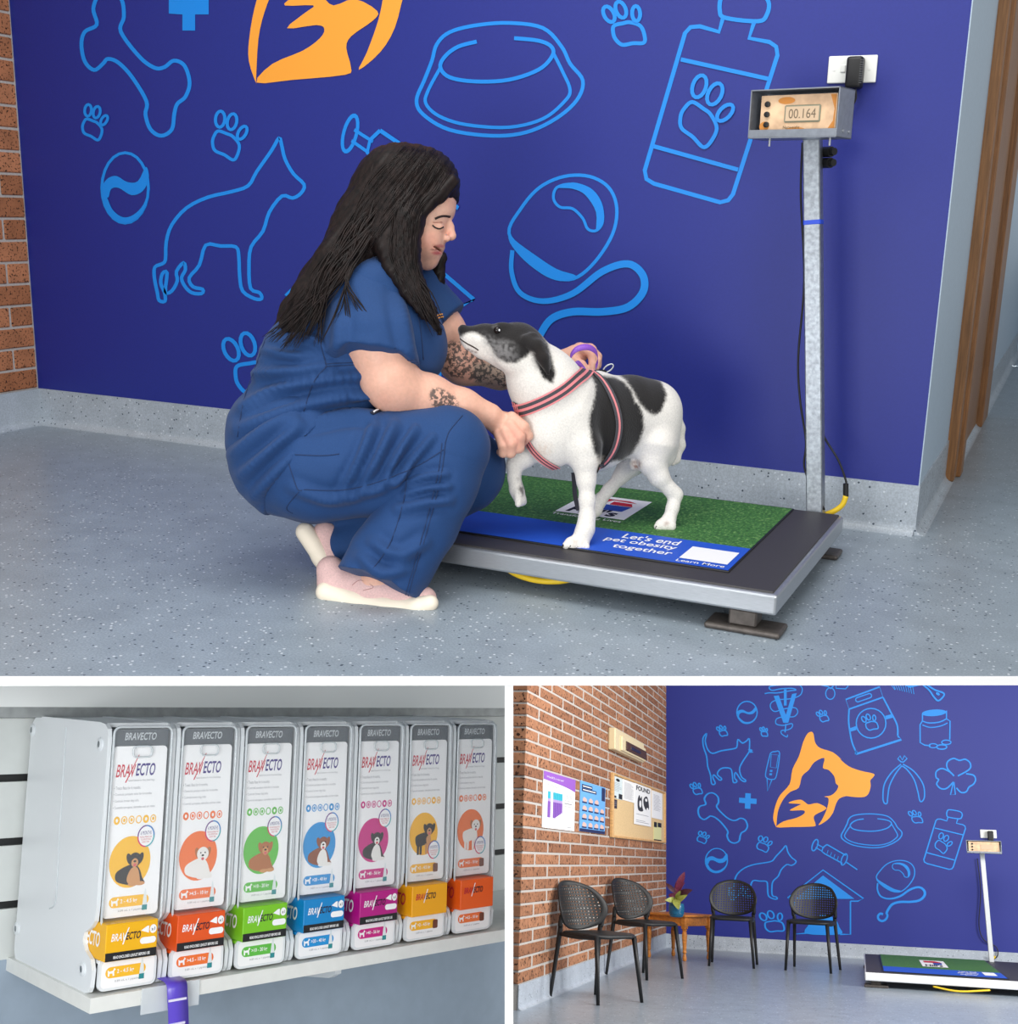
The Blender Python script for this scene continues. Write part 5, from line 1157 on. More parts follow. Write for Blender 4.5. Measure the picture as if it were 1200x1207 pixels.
def ribbon(bt, pts, wpx, off, n=8, shift=0.0, thick=.0015):
    """flat band lying on a surface along photo points; shift moves it sideways (fraction of width)"""
    S = spline(pts, n); Pn = []
    for x, y in S:
        p, nn = hit(bt, x, y)
        if p is not None: Pn.append((p, nn))
    if len(Pn) < 3: return None
    Pp = np.array([p for p, _ in Pn]); Nn = np.array([q for _, q in Pn])
    for _ in range(2):
        Pp[1:-1] = (Pp[:-2] + 2 * Pp[1:-1] + Pp[2:]) / 4; Nn[1:-1] = (Nn[:-2] + 2 * Nn[1:-1] + Nn[2:]) / 4
    T = np.gradient(Pp, axis=0); T /= np.linalg.norm(T, axis=1)[:, None] + 1e-9; Nn /= np.linalg.norm(Nn, axis=1)[:, None] + 1e-9
    B = np.cross(T, Nn); B /= np.linalg.norm(B, axis=1)[:, None] + 1e-9
    dep = np.array([R1.depth(p) for p in Pp]); hw_ = (wpx * dep / FPX / 2)[:, None]
    V = []; m = len(Pp)
    C0 = Pp + Nn * off + B * hw_ * 2 * shift
    for s_, o_ in ((-1, 0), (1, 0), (1, thick), (-1, thick)): V.append(C0 + B * hw_ * s_ + Nn * o_)
    V = np.concatenate(V); F = []
    for i in range(m - 1):
        for k in range(4): F.append([k * m + i, k * m + i + 1, ((k + 1) % 4) * m + i + 1, ((k + 1) % 4) * m + i])
    return V, F
def seamline(bt, pts, r=.0011, n=6, off=.0005):
    S = spline(pts, n); Q = []
    for x, y in S:
        p, nn = hit(bt, x, y)
        if p is not None: Q.append(p + nn * off)
    return tube(np.array(Q), r, 5) if len(Q) > 2 else None

# ================================================================ the dog
dd = lambda x: 3.065 + (x - 675) * .0017
b = Blob(.0042)
YW = 33   # the rump lies deeper than the head
def De(x, y, r1, r2, r3, ang=0, dz=0.0, k=.02, sub=False, yaw=YW): E(b, x, y, dd(x) + dz, r1, r2, r3, ang, yaw, k, sub)
De(697, 496, 66, 60, 41, -2, k=.03)                 # rib cage
De(744, 491, 58, 49, 37, -6, k=.03)                 # loin
De(768, 492, 34, 43, 37, -20, k=.03)                # rump
De(648, 502, 36, 50, 36, 10, k=.03)                 # fore chest
Cc(b, [(660, 474, dd(660), 45), (640, 450, dd(640), 40), (622, 424, dd(622), 30)], .03)
HD = 2.97
E(b, 611, 409, HD, 29, 29, 27, 0, 10, .02)          # cranium
E(b, 603, 417, HD - .03, 24, 19, 14, -20, 0, .02)
Cc(b, [(596, 405, HD, 21), (572, 400, HD - .01, 16.5), (554, 397, HD - .015, 12.5)], .02)
Cc(b, [(592, 421, HD, 14), (568, 412, HD - .01, 9.5), (553, 406, HD - .015, 6.5)], .012)
E(b, 546, 389, HD - .018, 6.5, 6.5, 8, 0, 0, .006)
E(b, 590, 387, HD - .03, 12, 7, 7, 10, 0, .012)
E(b, 586, 389, HD - .052, 4.5, 3.5, 3, 0, 0, .004, True)   # eye socket
# near ear, folded
Cc(b, [(620, 402, HD - .055, 8), (632, 408, HD - .066, 9), (640, 422, HD - .068, 7.5), (646, 440, HD - .066, 2.5)], .006)
Cc(b, [(628, 400, HD - .05, 9), (640, 412, HD - .055, 7), (646, 432, HD - .058, 4)], .006)
Cc(b, [(618, 398, HD + .06, 8), (628, 408, HD + .07, 7), (634, 425, HD + .07, 3)], .006)
# near fore leg
LF = 3.005
Cc(b, [(672, 498, 3.02, 33), (686, 528, 3.01, 22), (690, 545, LF, 14.5), (691, 566, LF, 10.2), (692, 590, LF, 8.2), (692, 610, LF, 8.4), (690, 624, LF - .005, 9.5), (685, 634, LF - .012, 10)], .018)
E(b, 700, 541, 3.03, 9, 12, 9, 0, 0, .012)
for k in range(4): Cc(b, [(690, 631, LF - .01, 7), (672 + 5.5 * k, 639 + 1.0 * k, LF - .03 + .006 * abs(k - 1.5), 5.6), (667 + 8 * k, 643 + .6 * k, LF - .032, 4.6)], .005)
# far fore leg, lifted
FF = 3.05
Cc(b, [(640, 512, 3.07, 28), (618, 536, FF, 15), (607, 548, FF, 9), (606, 563, FF, 6.8), (609, 577, FF, 7.5), (613, 588, FF - .005, 7.5)], .015)
for k in range(3): Cc(b, [(611, 580, FF - .005 + .01 * (k - 1), 5.5), (611 + 3 * k, 594 - k, FF - .01 + .012 * (k - 1), 4.2)], .005)
# near hind leg
HN = 3.175
De(775, 507, 26, 46, 20, 12, -.035, .025)
Cc(b, [(772, 525, HN, 25), (769, 545, HN, 16), (777, 562, HN, 11), (790, 577, HN + .01, 7.6), (797, 583, HN + .015, 7), (793, 598, HN + .01, 6.6), (789, 612, HN + .005, 8)], .016)
for k in range(4): Cc(b, [(789, 611, HN + .005, 7), (778 + 4.5 * k, 618 + .3 * k, HN - .01, 5.2), (775 + 5.8 * k, 621 + .2 * k, HN - .013, 4.4)], .005)
# far hind leg
HF = 3.27
Cc(b, [(755, 525, HF - .03, 24), (744, 546, HF - .01, 15), (733, 560, HF, 8.6), (718, 577, HF, 6.8), (707, 590, HF - .005, 7), (702, 602, HF - .01, 7)], .016)
Cc(b, [(703, 602, HF - .01, 7), (696, 608, HF - .03, 6)], .006)
Cc(b, [(794, 488, dd(794), 9), (800, 505, dd(800) + .01, 7), (802, 525, dd(800) + .01, 5.5), (798, 542, dd(800), 3.5), (793, 548, dd(795), 2)], .012)   # tail
Cc(b, [(760, 540, dd(755), 8), (748, 548, dd(750), 7)], .01)
V, F = b.mesh(); V = relax(V, F, 1, .4)
Q = R1.proj(V)
cols = np.tile(np.array(lin((228, 224, 217))[:3]), (len(V), 1))
HEADP = [(536, 372), (541, 398), (550, 393), (562, 393), (572, 399), (579, 411), (585, 421), (596, 427), (608, 428), (620, 421), (627, 414), (640, 446), (652, 452), (655, 440), (646, 405), (636, 388), (620, 374), (585, 366)]
z6d = lambda p: [(640 + x / 6.667, 400 + y / 6.667) for x, y in p]
SADP = z6d([(375, 285), (410, 350), (410, 430), (362, 640), (375, 760), (400, 870), (440, 965), (520, 965), (580, 952), (620, 957), (700, 900), (760, 800), (795, 700), (790, 600), (760, 512), (725, 495), (700, 405), (640, 335), (560, 295), (450, 285), (420, 255)])
RUMP = z6d([(555, 240), (580, 270), (640, 310), (700, 390), (750, 490), (810, 560), (870, 600), (925, 570), (960, 500), (975, 430), (930, 330), (800, 260), (700, 235)])
notleg = (Q[:, 1] < 560)
cols = blend(cols, soft_in(Q, SADP) * notleg, (20, 17, 17)); cols = blend(cols, soft_in(Q, RUMP), (20, 17, 17)); cols = blend(cols, soft_in(Q, HEADP, seed=2), (24, 21, 21))
GZ = np.clip(.75 + 1.4 * np.array([noise.noise(Vector(v * 130)) for v in V]), .2, 1)
def spot(x, y, r, rgb, amt, rel=1.0):
    global cols
    w_ = np.clip(1.6 - 1.6 * np.hypot(Q[:, 0] - x, (Q[:, 1] - y) / rel) / r, 0, 1) * amt * GZ; cols = blend(cols, w_, rgb)
spot(592, 412, 22, (150, 148, 148), .55, .7); spot(600, 421, 16, (120, 118, 118), .5, .5); spot(576, 402, 12, (140, 138, 138), .6, .8); spot(568, 392, 9, (70, 68, 68), .5, .5); spot(556, 399, 12, (226, 222, 216), .9, .8); spot(583, 384, 5, (110, 108, 108), .5)
spot(544, 387, 8.5, (24, 22, 24), 1.0, .9); spot(750, 548, 8, (136, 100, 84), .9); spot(637, 420, 12, (30, 24, 22), .9, 1.6)
spot(615, 578, 5, (60, 52, 50), .8, 2.0); spot(610, 566, 3, (70, 60, 56), .7); spot(786, 618, 5, (150, 112, 92), .5); spot(678, 640, 6, (170, 140, 120), .35)
spot(641, 530, 16, (216, 196, 178), .5, .7); spot(708, 545, 10, (224, 212, 196), .5)
for x, y in ((552, 412), (556, 414), (561, 415)): spot(x, y, 3, (120, 90, 84), .7, .6)
m_fur = m_attr('dog_fur', .75, .09, 240, .25, .25, 0, .35)
dorg = R1.on(690, 640, 'z', SZ)
dog = thing('dog', (dorg[0], dorg[1] + .15, SZ + .005), R1, 'white terrier dog with black head and saddle patches standing on the scale, looking up', 'dog')
mk('body', (V, F), m_fur, parent=dog, smooth=True, cols=cols)
dbt = bvh(V, F)
p, nn = hit(dbt, 586, 389)
mk('eye', xf(lathe([(0, -.009), (.0065, -.0065), (.009, 0), (.0065, .0065), (0, .009)], 12), None, p + nn * -.001), mat('dog_eye', (22, 14, 12), .08), parent=dog, smooth=True)
mk('eye_glint', xf(lathe([(0, -.003), (.0022, -.0022), (.003, 0), (.0022, .0022), (0, .003)], 8), None, hit(dbt, 588.5, 389.5)[0] + nn * .004), mat('dog_eye_glint', (240, 240, 244), .2), parent=dog, smooth=True)  # highlight on the eye, put in as a tiny white bead
for k in range(4):
    a = P1(664.5 + 8.3 * k, 645 + .7 * k, LF - .036); mk('claw', tube(np.array([a + A3(0, 0, .006), a + EX * -.006 - EY * .001]), [.0035, .0012], 6), mat('claw', (38, 34, 32), .4), parent=dog)
for k in range(3):
    a = P1(774 + 6.2 * k, 622 + .3 * k, HN - .018); mk('claw', tube(np.array([a + A3(0, 0, .005), a + EX * -.004 - EY * .003]), [.003, .001], 6), MATS['claw'], parent=dog)
g = ribbon(dbt, [(541, 398), (549, 404), (560, 410), (564, 413)], 1.6, -.0006); 
if g: mk('mouth_line', g, mat('dog_lip', (52, 36, 34), .5), parent=dog)
# harness
m_web = m_grain('harness_grey', (74, 74, 80), .7, 300, .15, .2); m_pink = mat('harness_pink', (236, 142, 146), .65)
hn = thing('dog_harness', (dorg[0], dorg[1] + .15, SZ + .2), R1, 'grey and pink webbing harness worn by the dog', 'harness')
STR = [('chest_strap', [(609, 484), (622, 481), (645, 471), (665, 459), (682, 445), (692, 438)], 13.5), ('front_strap', [(608, 474), (612, 490), (618, 510), (628, 529), (642, 543), (660, 553), (674, 557)], 9), ('girth_strap', [(697, 438), (708, 447), (718, 462), (726, 482), (729, 503), (725, 525), (716, 541), (704, 552)], 10.5)]
for nm, pts, wd in STR:
    g = ribbon(dbt, pts, wd, .003)
    st_ = mk(nm, g, m_web, parent=hn, smooth=False)
    for sh, fr_ in ((0, .24), (-.5, .14), (.5, .14)):
        if nm == 'girth_strap' and sh: continue
        g2 = ribbon(dbt, pts, wd * fr_, .0042, shift=sh / fr_)
        mk('pink_stripe', g2, m_pink, parent=st_)
p, nn = hit(dbt, 708, 442)
if p is None: p = P1(708, 442, dd(708))
rc = P1(717, 434, dd(717) - .01); aa = np.linspace(0, 2 * math.pi, 20)
mk('ring', tube(np.array([rc + .016 * math.cos(t) * (EX * .8 + EY * .55) + .008 * math.sin(t) * (EY * .8 - EX * .5) for t in aa]), .0022, 6, cap=False), m_steel, parent=hn, smooth=True)
mk('buckle', tube(spline([P1(700, 438, dd(700) - .03), P1(708, 437, dd(708) - .02), P1(714, 438, dd(714) - .015)], 4), .004, 6), m_black, parent=hn, smooth=True)
# lead: purple loop round the far hand, end hanging behind the fore leg
ld = thing('dog_lead', P1(690, 425, 3.1), R1, 'purple webbing dog lead looped round the far hand', 'lead')
LD = 3.085
S = spline([(676, 431), (672, 422), (679, 412), (692, 409), (702, 414), (705, 424), (702, 433)], 6); dl = spline([[-.012], [-.02], [-.028], [-.02], [0.0], [.018], [.024]], 6)[:, 0]
Pc = np.array([P1(x, y, LD + d_) for (x, y), d_ in zip(S, dl)]); wv = EY * .0085 + EZ * .004; V_ = []; F_ = []
for p in Pc: V_ += [p - wv, p + wv, p + wv + EZ * .0022, p - wv + EZ * .0022]
for i in range(len(Pc) - 1):
    for k in range(4): F_.append([i * 4 + k, i * 4 + (k + 1) % 4, i * 4 + 4 + (k + 1) % 4, i * 4 + 4 + k])
mk('loop', (np.array(V_), F_), m_grain('lead_purple', (140, 84, 196), .45, 200, .12), parent=ld, smooth=True)
S = spline([(676, 431), (682, 428), (688, 434), (692, 440)], 5); V_ = []; F_ = []
for i, (x, y) in enumerate(S):
    p = P1(x, y, LD + .004); V_ += [p - EY * .007, p + EY * .007, p + EY * .007 + EZ * .002, p - EY * .007 + EZ * .002]
for i in range(len(S) - 1):
    for k in range(4): F_.append([i * 4 + k, i * 4 + (k + 1) % 4, i * 4 + 4 + (k + 1) % 4, i * 4 + 4 + k])
mk('strap', (np.array(V_), F_), MATS['lead_purple'], parent=ld, smooth=True)
S = spline([(676, 557), (677, 570), (678, 585), (682, 602)], 5); V_ = []; F_ = []
for i, (x, y) in enumerate(S):
    p = P1(x, y, 3.13); V_ += [p - EX * .006, p + EX * .006, p + EX * .006 + EZ * .002, p - EX * .006 + EZ * .002]
for i in range(len(S) - 1):
    for k in range(4): F_.append([i * 4 + k, i * 4 + (k + 1) % 4, i * 4 + 4 + (k + 1) % 4, i * 4 + 4 + k])
mk('hanging_tail', (np.array(V_), F_), mat('strap_dark', (30, 28, 40), .6), parent=hn)
# ================================================================ the crouching person
DW = 2.97
worg = R1.on(430, 715, 'z', 0); worg[2] = 0
wm = thing('person', worg, R1, 'person in navy scrubs with long dark hair crouching to hold the dog', 'person')
# ---- body: one continuous skin surface
b = Blob(.0032)
Cc(b, [(352, 535, DW, 40), (395, 430, DW, 46), (440, 345, DW, 40), (463, 305, DW, 24), (475, 275, DW, 26)], .03)     # trunk, neck
Cc(b, [(352, 545, 2.92, 34), (525, 530, 2.89, 30), (440, 690, 2.89, 18), (500, 706, 2.86, 10)], .02)
Cc(b, [(352, 545, 3.04, 34), (545, 552, 3.06, 30), (405, 655, 3.06, 18), (400, 680, 3.05, 10)], .02)
# head
HDp = 2.975
E(b, 482, 233, HDp, 52, 56, 43, 0, 0, .02)
E(b, 499, 264, HDp - .004, 27, 50, 36, 6, 0, .025)
E(b, 516, 240, HDp, 21, 24, 32, 0, 0, .02)
E(b, 518, 251, HDp - .010, 16, 7.5, 22, 6, 0, .012)
Cc(b, [(484, 294, HDp, 24), (502, 304, HDp, 12)], .02)
E(b, 505, 309, HDp - .002, 8.5, 7.5, 11, 0, 0, .012)
E(b, 502, 283, HDp - .042, 15, 18, 14, 0, 0, .02); E(b, 502, 283, HDp + .042, 15, 18, 14, 0, 0, .02)
E(b, 510, 289, HDp - .006, 11, 12, 17, 0, 0, .012)
Cc(b, [(524, 254, HDp - .008, 4.6), (530, 267, HDp - .009, 4.6), (533, 277.5, HDp - .01, 4.8)], .008)
E(b, 531.5, 279, HDp - .01, 5.6, 4.6, 6, 10, 0, .004)
E(b, 525.5, 281, HDp - .024, 5.8, 4.2, 4.5, 0, 0, .005); E(b, 525.5, 281, HDp + .006, 5.8, 4.2, 4.5, 0, 0, .005)
E(b, 518, 289.5, HDp - .01, 7.0, 2.8, 13, -24, 0, .004)
E(b, 514.5, 298, HDp - .01, 7.0, 3.4, 12, -8, 0, .004)
E(b, 522, 266, HDp - .060, 8, 6.5, 9, 0, 0, .008, True)     # eye socket
E(b, 515.5, 268, HDp - .047, 8.5, 6, 9, 0, 0, .006)
E(b, 518, 294, HDp - .035, 11, 1.3, 18, -10, 0, .003, True)  # parted lips
# near arm
Cc(b, [(432, 350, 2.895, 36), (444, 400, 2.86, 39), (459, 446, 2.86, 33), (466, 458, 2.865, 29)], .02)
Cc(b, [(464, 457, 2.865, 29), (505, 468, 2.90, 26), (545, 479, 2.925, 20), (577, 490, 2.945, 15)], .02)
# near hand: back of the hand, curled fingers, thumb
ND = 2.955
E(b, 593, 502, ND, 20, 15.5, 11, -28, 0, .014)
def finger(pts, k=.004): Cc(b, pts, k)
finger([(603, 492, ND - .006, 7.2), (617, 503, ND - .014, 6.8), (622, 514, ND - .004, 6.2), (616, 521, ND + .012, 5.6)])
finger([(601, 500, ND - .016, 7.4), (612, 515, ND - .026, 7.0), (612, 528, ND - .014, 6.2), (606, 530, ND + .004, 5.6)])
finger([(595, 508, ND - .018, 7.2), (603, 523, ND - .028, 6.8), (602, 534, ND - .016, 6.0), (597, 534, ND + .0, 5.4)])
finger([(588, 511, ND - .012, 6.6), (593, 525, ND - .020, 6.2), (593, 534, ND - .010, 5.4), (590, 533, ND + .004, 5.0)])
finger([(590, 492, ND + .012, 8), (606, 494, ND + .028, 6.6), (619, 500, ND + .034, 5.8)])
# far arm, behind the dog's neck
Cc(b, [(488, 348, 3.09, 36), (520, 390, 3.10, 27), (543, 424, 3.12, 25), (549, 430, 3.125, 23)], .02)
Cc(b, [(547, 429, 3.125, 23), (590, 437, 3.155, 21), (630, 436, 3.175, 17), (664, 425, 3.175, 13)], .02)
FD = 3.165
E(b, 679, 418, FD, 16, 12, 10, 15, 0, .014)
finger([(686, 412, FD - .016, 5.6), (697, 417, FD - .022, 5.2), (699, 430, FD - .03, 4.8), (698, 438, FD - .04, 4.4)])
finger([(684, 409, FD - .004, 5.6), (698, 412, FD - .004, 5.2), (704, 424, FD - .01, 4.8), (702, 434, FD - .02, 4.4)])
finger([(682, 409, FD + .008, 5.4), (696, 410, FD + .012, 5.0), (705, 420, FD + .010, 4.6), (705, 431, FD, 4.2)])
finger([(680, 411, FD + .018, 5.0), (692, 412, FD + .026, 4.6), (701, 420, FD + .026, 4.2)])
finger([(676, 424, FD - .018, 6.0), (686, 430, FD - .030, 5.2), (692, 438, FD - .036, 4.6)])
V, F = b.mesh(); Q = R1.proj(V); dep = ((V - R1.C) @ R1.R.T)[:, 2]
cols = np.tile(np.array(lin((222, 172, 150))[:3]), (len(V), 1))
def bspot(x, y, r, rgb, amt, rel=1.0, near=9.0):
    global cols
    w_ = np.clip(1.6 - 1.6 * np.hypot(Q[:, 0] - x, (Q[:, 1] - y) / rel) / r, 0, 1) * amt * (dep < near); cols = blend(cols, w_, rgb)
bspot(505, 284, 17, (214, 142, 124), .45); bspot(516, 250, 26, (232, 190, 170), .5, .6); bspot(530, 278, 7, (230, 170, 152), .5)
bspot(519, 290, 8, (186, 96, 92), .8, .32); bspot(515, 298.2, 8, (200, 100, 100), .95, .38); bspot(513, 294.2, 8, (110, 44, 44), .85, .16)
bspot(525, 284, 2.6, (140, 84, 76), .7, .45); bspot(607, 515, 20, (218, 150, 132), .5); bspot(455, 470, 14, (206, 150, 130), .4); bspot(690, 415, 18, (224, 160, 142), .4)
ink = np.zeros(len(V))
ink = np.maximum(ink, soft_in(Q, [(506, 464), (512, 455), (524, 460), (536, 467), (541, 476), (538, 484), (514, 482), (508, 476)], r=1.0) * (dep < 3.0))
ink = np.maximum(ink, soft_in(Q, [(520, 408), (532, 402), (546, 404), (556, 412), (575, 420), (600, 428), (600, 458), (570, 452), (548, 446), (530, 444), (520, 430)], r=1.5) * (dep > 3.02))
ink2 = soft_in(Q, [(556, 428), (585, 425), (600, 440), (595, 458), (560, 452)], r=2) * (dep > 3.02)
m_skin = m_attr('skin', .5, .05, 120, .4, 0, .12)
at_ = nd(m_skin, 'ShaderNodeAttribute', attribute_name='ink'); at2 = nd(m_skin, 'ShaderNodeAttribute', attribute_name='ink2')
f_ = noise_tex(m_skin, pos(m_skin), 85, 3, .65); rr_ = ramp(m_skin, [(.47, (0, 0, 0, 1)), (.53, (1, 1, 1, 1))]); ln(m_skin, f_, rr_.inputs[0])
mu = nd(m_skin, 'ShaderNodeMath', operation='MULTIPLY'); ln(m_skin, rr_.outputs[0], mu.inputs[0]); ln(m_skin, at_.outputs['Fac'], mu.inputs[1])
src = bsdf(m_skin).inputs['Base Color'].links[0].from_socket
c1_ = mix(m_skin, at2.outputs['Fac'], src, lin((104, 128, 120)))
mu2 = nd(m_skin, 'ShaderNodeMath', operation='MULTIPLY'); mu2.inputs[1].default_value = .85; ln(m_skin, mu.outputs[0], mu2.inputs[0])
ln(m_skin, mix(m_skin, mu2.outputs[0], c1_, lin((52, 56, 58))), bsdf(m_skin).inputs['Base Color'])
bd = mk('body', (V, F), m_skin, parent=wm, smooth=True, cols=cols)
for nm_, arr in (('ink', ink), ('ink2', ink2 * .55)):
    a = bd.data.attributes.new(nm_, 'FLOAT', 'POINT'); a.data.foreach_set('value', arr)
sbt = bvh(V, F)
m_lash = mat('lash', (30, 20, 20), .6); m_brow = mat('brow', (44, 30, 28), .7)
def deco(nm, pts, wpx, m, off=.0008, par=None, bt=None, n=6):
    g = ribbon(bt or sbt, pts, wpx, off, n, thick=.0008)
    if g is not None: mk(nm, g, m, parent=par or bd)
deco('eyelashes', [(509.5, 265.5), (513, 268.5), (518, 269.5), (522.5, 267.5)], 1.7, m_lash)
deco('eyelid_crease', [(510, 262), (515, 262.5), (521, 262)], .7, mat('lid', (170, 116, 100), .6))
deco('eyebrow', [(512.5, 258), (518, 255.5), (524, 254.5), (530.5, 255.5)], 2.6, m_brow)
p, nn = hit(sbt, 526, 277)
if p is not None: mk('nose_stud', xf(lathe([(0, -.0016), (.0012, -.001), (.0016, 0), (.0012, .001), (0, .0016)], 8), None, p + nn * .001), m_steel, parent=bd)

# ---- navy scrubs
m_scr = m_grain('scrub_navy', (31, 64, 112), .75, 420, .08, .12, spec=.25)
bsdf(m_scr).inputs['Sheen Weight'].default_value = .06
m_seam = mat('seam_navy', (20, 44, 84), .8)
def folds(V, F, specs, amp):
    """cloth folds: ridges running between photo points, pushed out along the surface"""
    Q = R1.proj(V); N = vnorm(V, F); dsp = np.zeros(len(V))
    for pts, wpx, a in specs:
        wpx = wpx * 1.15; S = spline(pts, 8); best = np.full(len(V), 1e9); tt = np.zeros(len(V))
        for i, s_ in enumerate(S):
            d_ = np.hypot(Q[:, 0] - s_[0], Q[:, 1] - s_[1]); m_ = d_ < best; best[m_] = d_[m_]; tt[m_] = i / (len(S) - 1)
        prof = np.exp(-(best / wpx) ** 2) - .55 * np.exp(-((best - 1.9 * wpx) / (wpx * .9)) ** 2)
        dsp += a * prof * np.sin(math.pi * np.clip(tt * .9 + .05, 0, 1)) ** .5
    nz = np.array([noise.noise(Vector(v * 9)) for v in V]) * .0035 + np.array([noise.noise(Vector(v * 24)) for v in V]) * .0015
    return V + N * (dsp * amp + nz)[:, None]
# top: trunk
t_ = Blob(.006)
E(t_, 379, 444, DW, 78, 80, 74, 62, 0, .04); E(t_, 430, 394, DW, 84, 74, 74, 40, 0, .04); E(t_, 470, 408, DW + .005, 58, 56, 66, -10, 0, .04)
E(t_, 440, 345, DW, 48, 42, 74, 20, 0, .04); E(t_, 432, 356, 2.895, 40, 40, 32, 0, 0, .03); E(t_, 484, 352, 3.08, 40, 40, 34, 0, 0, .03)
E(t_, 343, 515, DW, 70, 78, 80, 75, 0, .04); E(t_, 410, 450, DW, 70, 54, 70, 20, 0, .04)
Vt, Ft = t_.mesh()
FT = [([(300, 440), (345, 438), (390, 432)], 5, 1.0), ([(285, 480), (340, 455), (420, 445), (470, 440)], 6, 1.0), ([(280, 505), (330, 488), (390, 470), (450, 462)], 7, 1.0), ([(350, 395), (370, 400), (385, 412)], 4, .7), ([(310, 412), (335, 418), (355, 420)], 4, .7), ([(420, 468), (450, 462), (480, 452)], 4, .9)]
Vt = folds(Vt, Ft, FT, .017)
# near sleeve with a hem
s1 = Blob(.006); E(s1, 428, 356, 2.885, 42, 42, 34, 0, 0, .03); Cc(s1, [(428, 358, 2.89, 43), (435, 400, 2.868, 54), (440, 450, 2.858, 59)], .03)
s1.cut(P1(438, 429, 2.85), -EY + EX * -.05 + EZ * -.35)
V1, F1 = s1.mesh(); V1 = folds(V1, F1, [([(470, 350), (478, 390), (485, 425)], 6, 1), ([(400, 360), (398, 400), (395, 428)], 6, .8), ([(430, 380), (436, 410)], 7, .5)], .011)
s2 = Blob(.006); Cc(s2, [(486, 350, 3.09, 42), (515, 385, 3.10, 38), (530, 405, 3.11, 36)], .03); s2.cut(P1(519, 392, 3.1), EX * .75 - EY * .65)
V2, F2 = s2.mesh()
# tail of the tunic over the hips
s3_ = Blob(.006); E(s3_, 345, 538, DW, 76, 75, 88, 60, 0, .03); E(s3_, 356, 522, DW, 70, 68, 88, 30, 0, .03)
s3_.cut(P1(352, 560, DW), EX * .80 - EY * .60 + EZ * -.05)
V3, F3 = s3_.mesh(); V3 = folds(V3, F3, [([(285, 560), (320, 530), (352, 500)], 6, 1), ([(300, 585), (330, 550), (352, 530)], 6, 1), ([(275, 535), (310, 508), (345, 490)], 6, .8)], .018)
m1 = len(Vt); m2 = m1 + len(V1); m3_ = m2 + len(V2)
top = mk('scrub_top', (np.concatenate([Vt, V1, V2, V3]), np.concatenate([Ft, F1 + m1, F2 + m2, F3 + m3_])), m_scr, parent=wm, smooth=True)
tbt = bvh(np.concatenate([Vt, V1, V2, V3]), np.concatenate([Ft, F1 + m1, F2 + m2, F3 + m3_]))
# trousers
q_ = Blob(.006)
E(q_, 350, 548, DW, 68, 62, 76, 30, 0, .04)
Cc(q_, [(372, 552, 2.90, 64), (450, 545, 2.885, 60), (526, 530, 2.88, 51)], .03)
Cc(q_, [(372, 556, 3.05, 62), (470, 552, 3.055, 55), (549, 551, 3.06, 47)], .03)
Cc(q_, [(545, 560, 3.06, 44), (470, 610, 3.06, 38), (415, 645, 3.05, 30)], .03)
trV, trF = q_.mesh()
TF = [([(440, 500), (425, 540), (405, 580)], 5, 1), ([(465, 500), (445, 540), (425, 575)], 5, 1), ([(490, 505), (470, 535), (455, 565)], 4, 1), ([(510, 515), (485, 545), (465, 570)], 4, 1), ([(345, 575), (390, 590), (440, 578), (480, 560)], 6, .8), ([(360, 500), (400, 490), (440, 487)], 5, 1)]
trV = folds(trV, trF, TF, .017)
l_ = Blob(.006)
Cc(l_, [(528, 528, 2.88, 50), (512, 570, 2.875, 49), (490, 615, 2.87, 47), (462, 660, 2.865, 49), (440, 700, 2.86, 54)], .03)
l_.cut(P1(446, 690, 2.865), EX * -.36 - EY * .86 + EZ * -.22)
lV, lF = l_.mesh()
lV = folds(lV, lF, [([(470, 600), (505, 592), (530, 590)], 5, 1), ([(440, 640), (470, 655), (500, 640)], 6, 1), ([(425, 655), (450, 675), (480, 668)], 6, 1), ([(480, 570), (505, 562), (525, 560)], 4, 1), ([(478, 582), (505, 575), (528, 574)], 4, 1)], .015)
n1 = len(trV); TV = np.concatenate([trV, lV]); TFc = np.concatenate([trF, lF + n1])
tro = mk('scrub_trousers', (TV, TFc), m_scr, parent=wm, smooth=True); pbt = bvh(TV, TFc)
def seam(bt, par, pts, r=.0012):
    g = seamline(bt, pts, r)
    if g is not None: mk('seam', g, m_seam, parent=par, smooth=True)
seam(tbt, top, [(383, 429), (420, 427), (460, 425), (494, 424)], .001); seam(tbt, top, [(383, 432), (420, 430), (460, 428), (495, 427)], .001)
seam(tbt, top, [(372, 380), (378, 405), (385, 432)]); seam(tbt, top, [(385, 432), (370, 450), (358, 485)], .0012); seam(tbt, top, [(318, 385), (304, 425), (288, 470), (280, 515)], .001)
seam(tbt, top, [(470, 315), (485, 345), (495, 385), (499, 424)], .0013)
for pts in ([(525, 522), (520, 560), (505, 620), (487, 680), (480, 708)], [(521, 522), (516, 560), (501, 620), (484, 680), (477, 706)], [(480, 555), (476, 590), (460, 640), (440, 670)], [(358, 577), (400, 578), (440, 570), (480, 555)], [(348, 536), (380, 537), (400, 535)], [(340, 545), (350, 575), (356, 578)], [(545, 490), (530, 508), (525, 522)], [(480, 555), (500, 545), (523, 530)], [(345, 605), (338, 598), (352, 580)]): seam(pbt, tro, pts)
g = ribbon(pbt, [(438, 488), (446, 484), (453, 480)], 5.5, .0012)
if g is not None:
    tg = mk('brand_tag', g, mat('tag_navy', (18, 26, 48), .7), parent=tro)
    g = ribbon(pbt, [(440, 487), (446, 484), (451.5, 481)], 2.0, .0035)
    if g is not None: mk('tag_stripe', g, m_wprint, parent=tg)
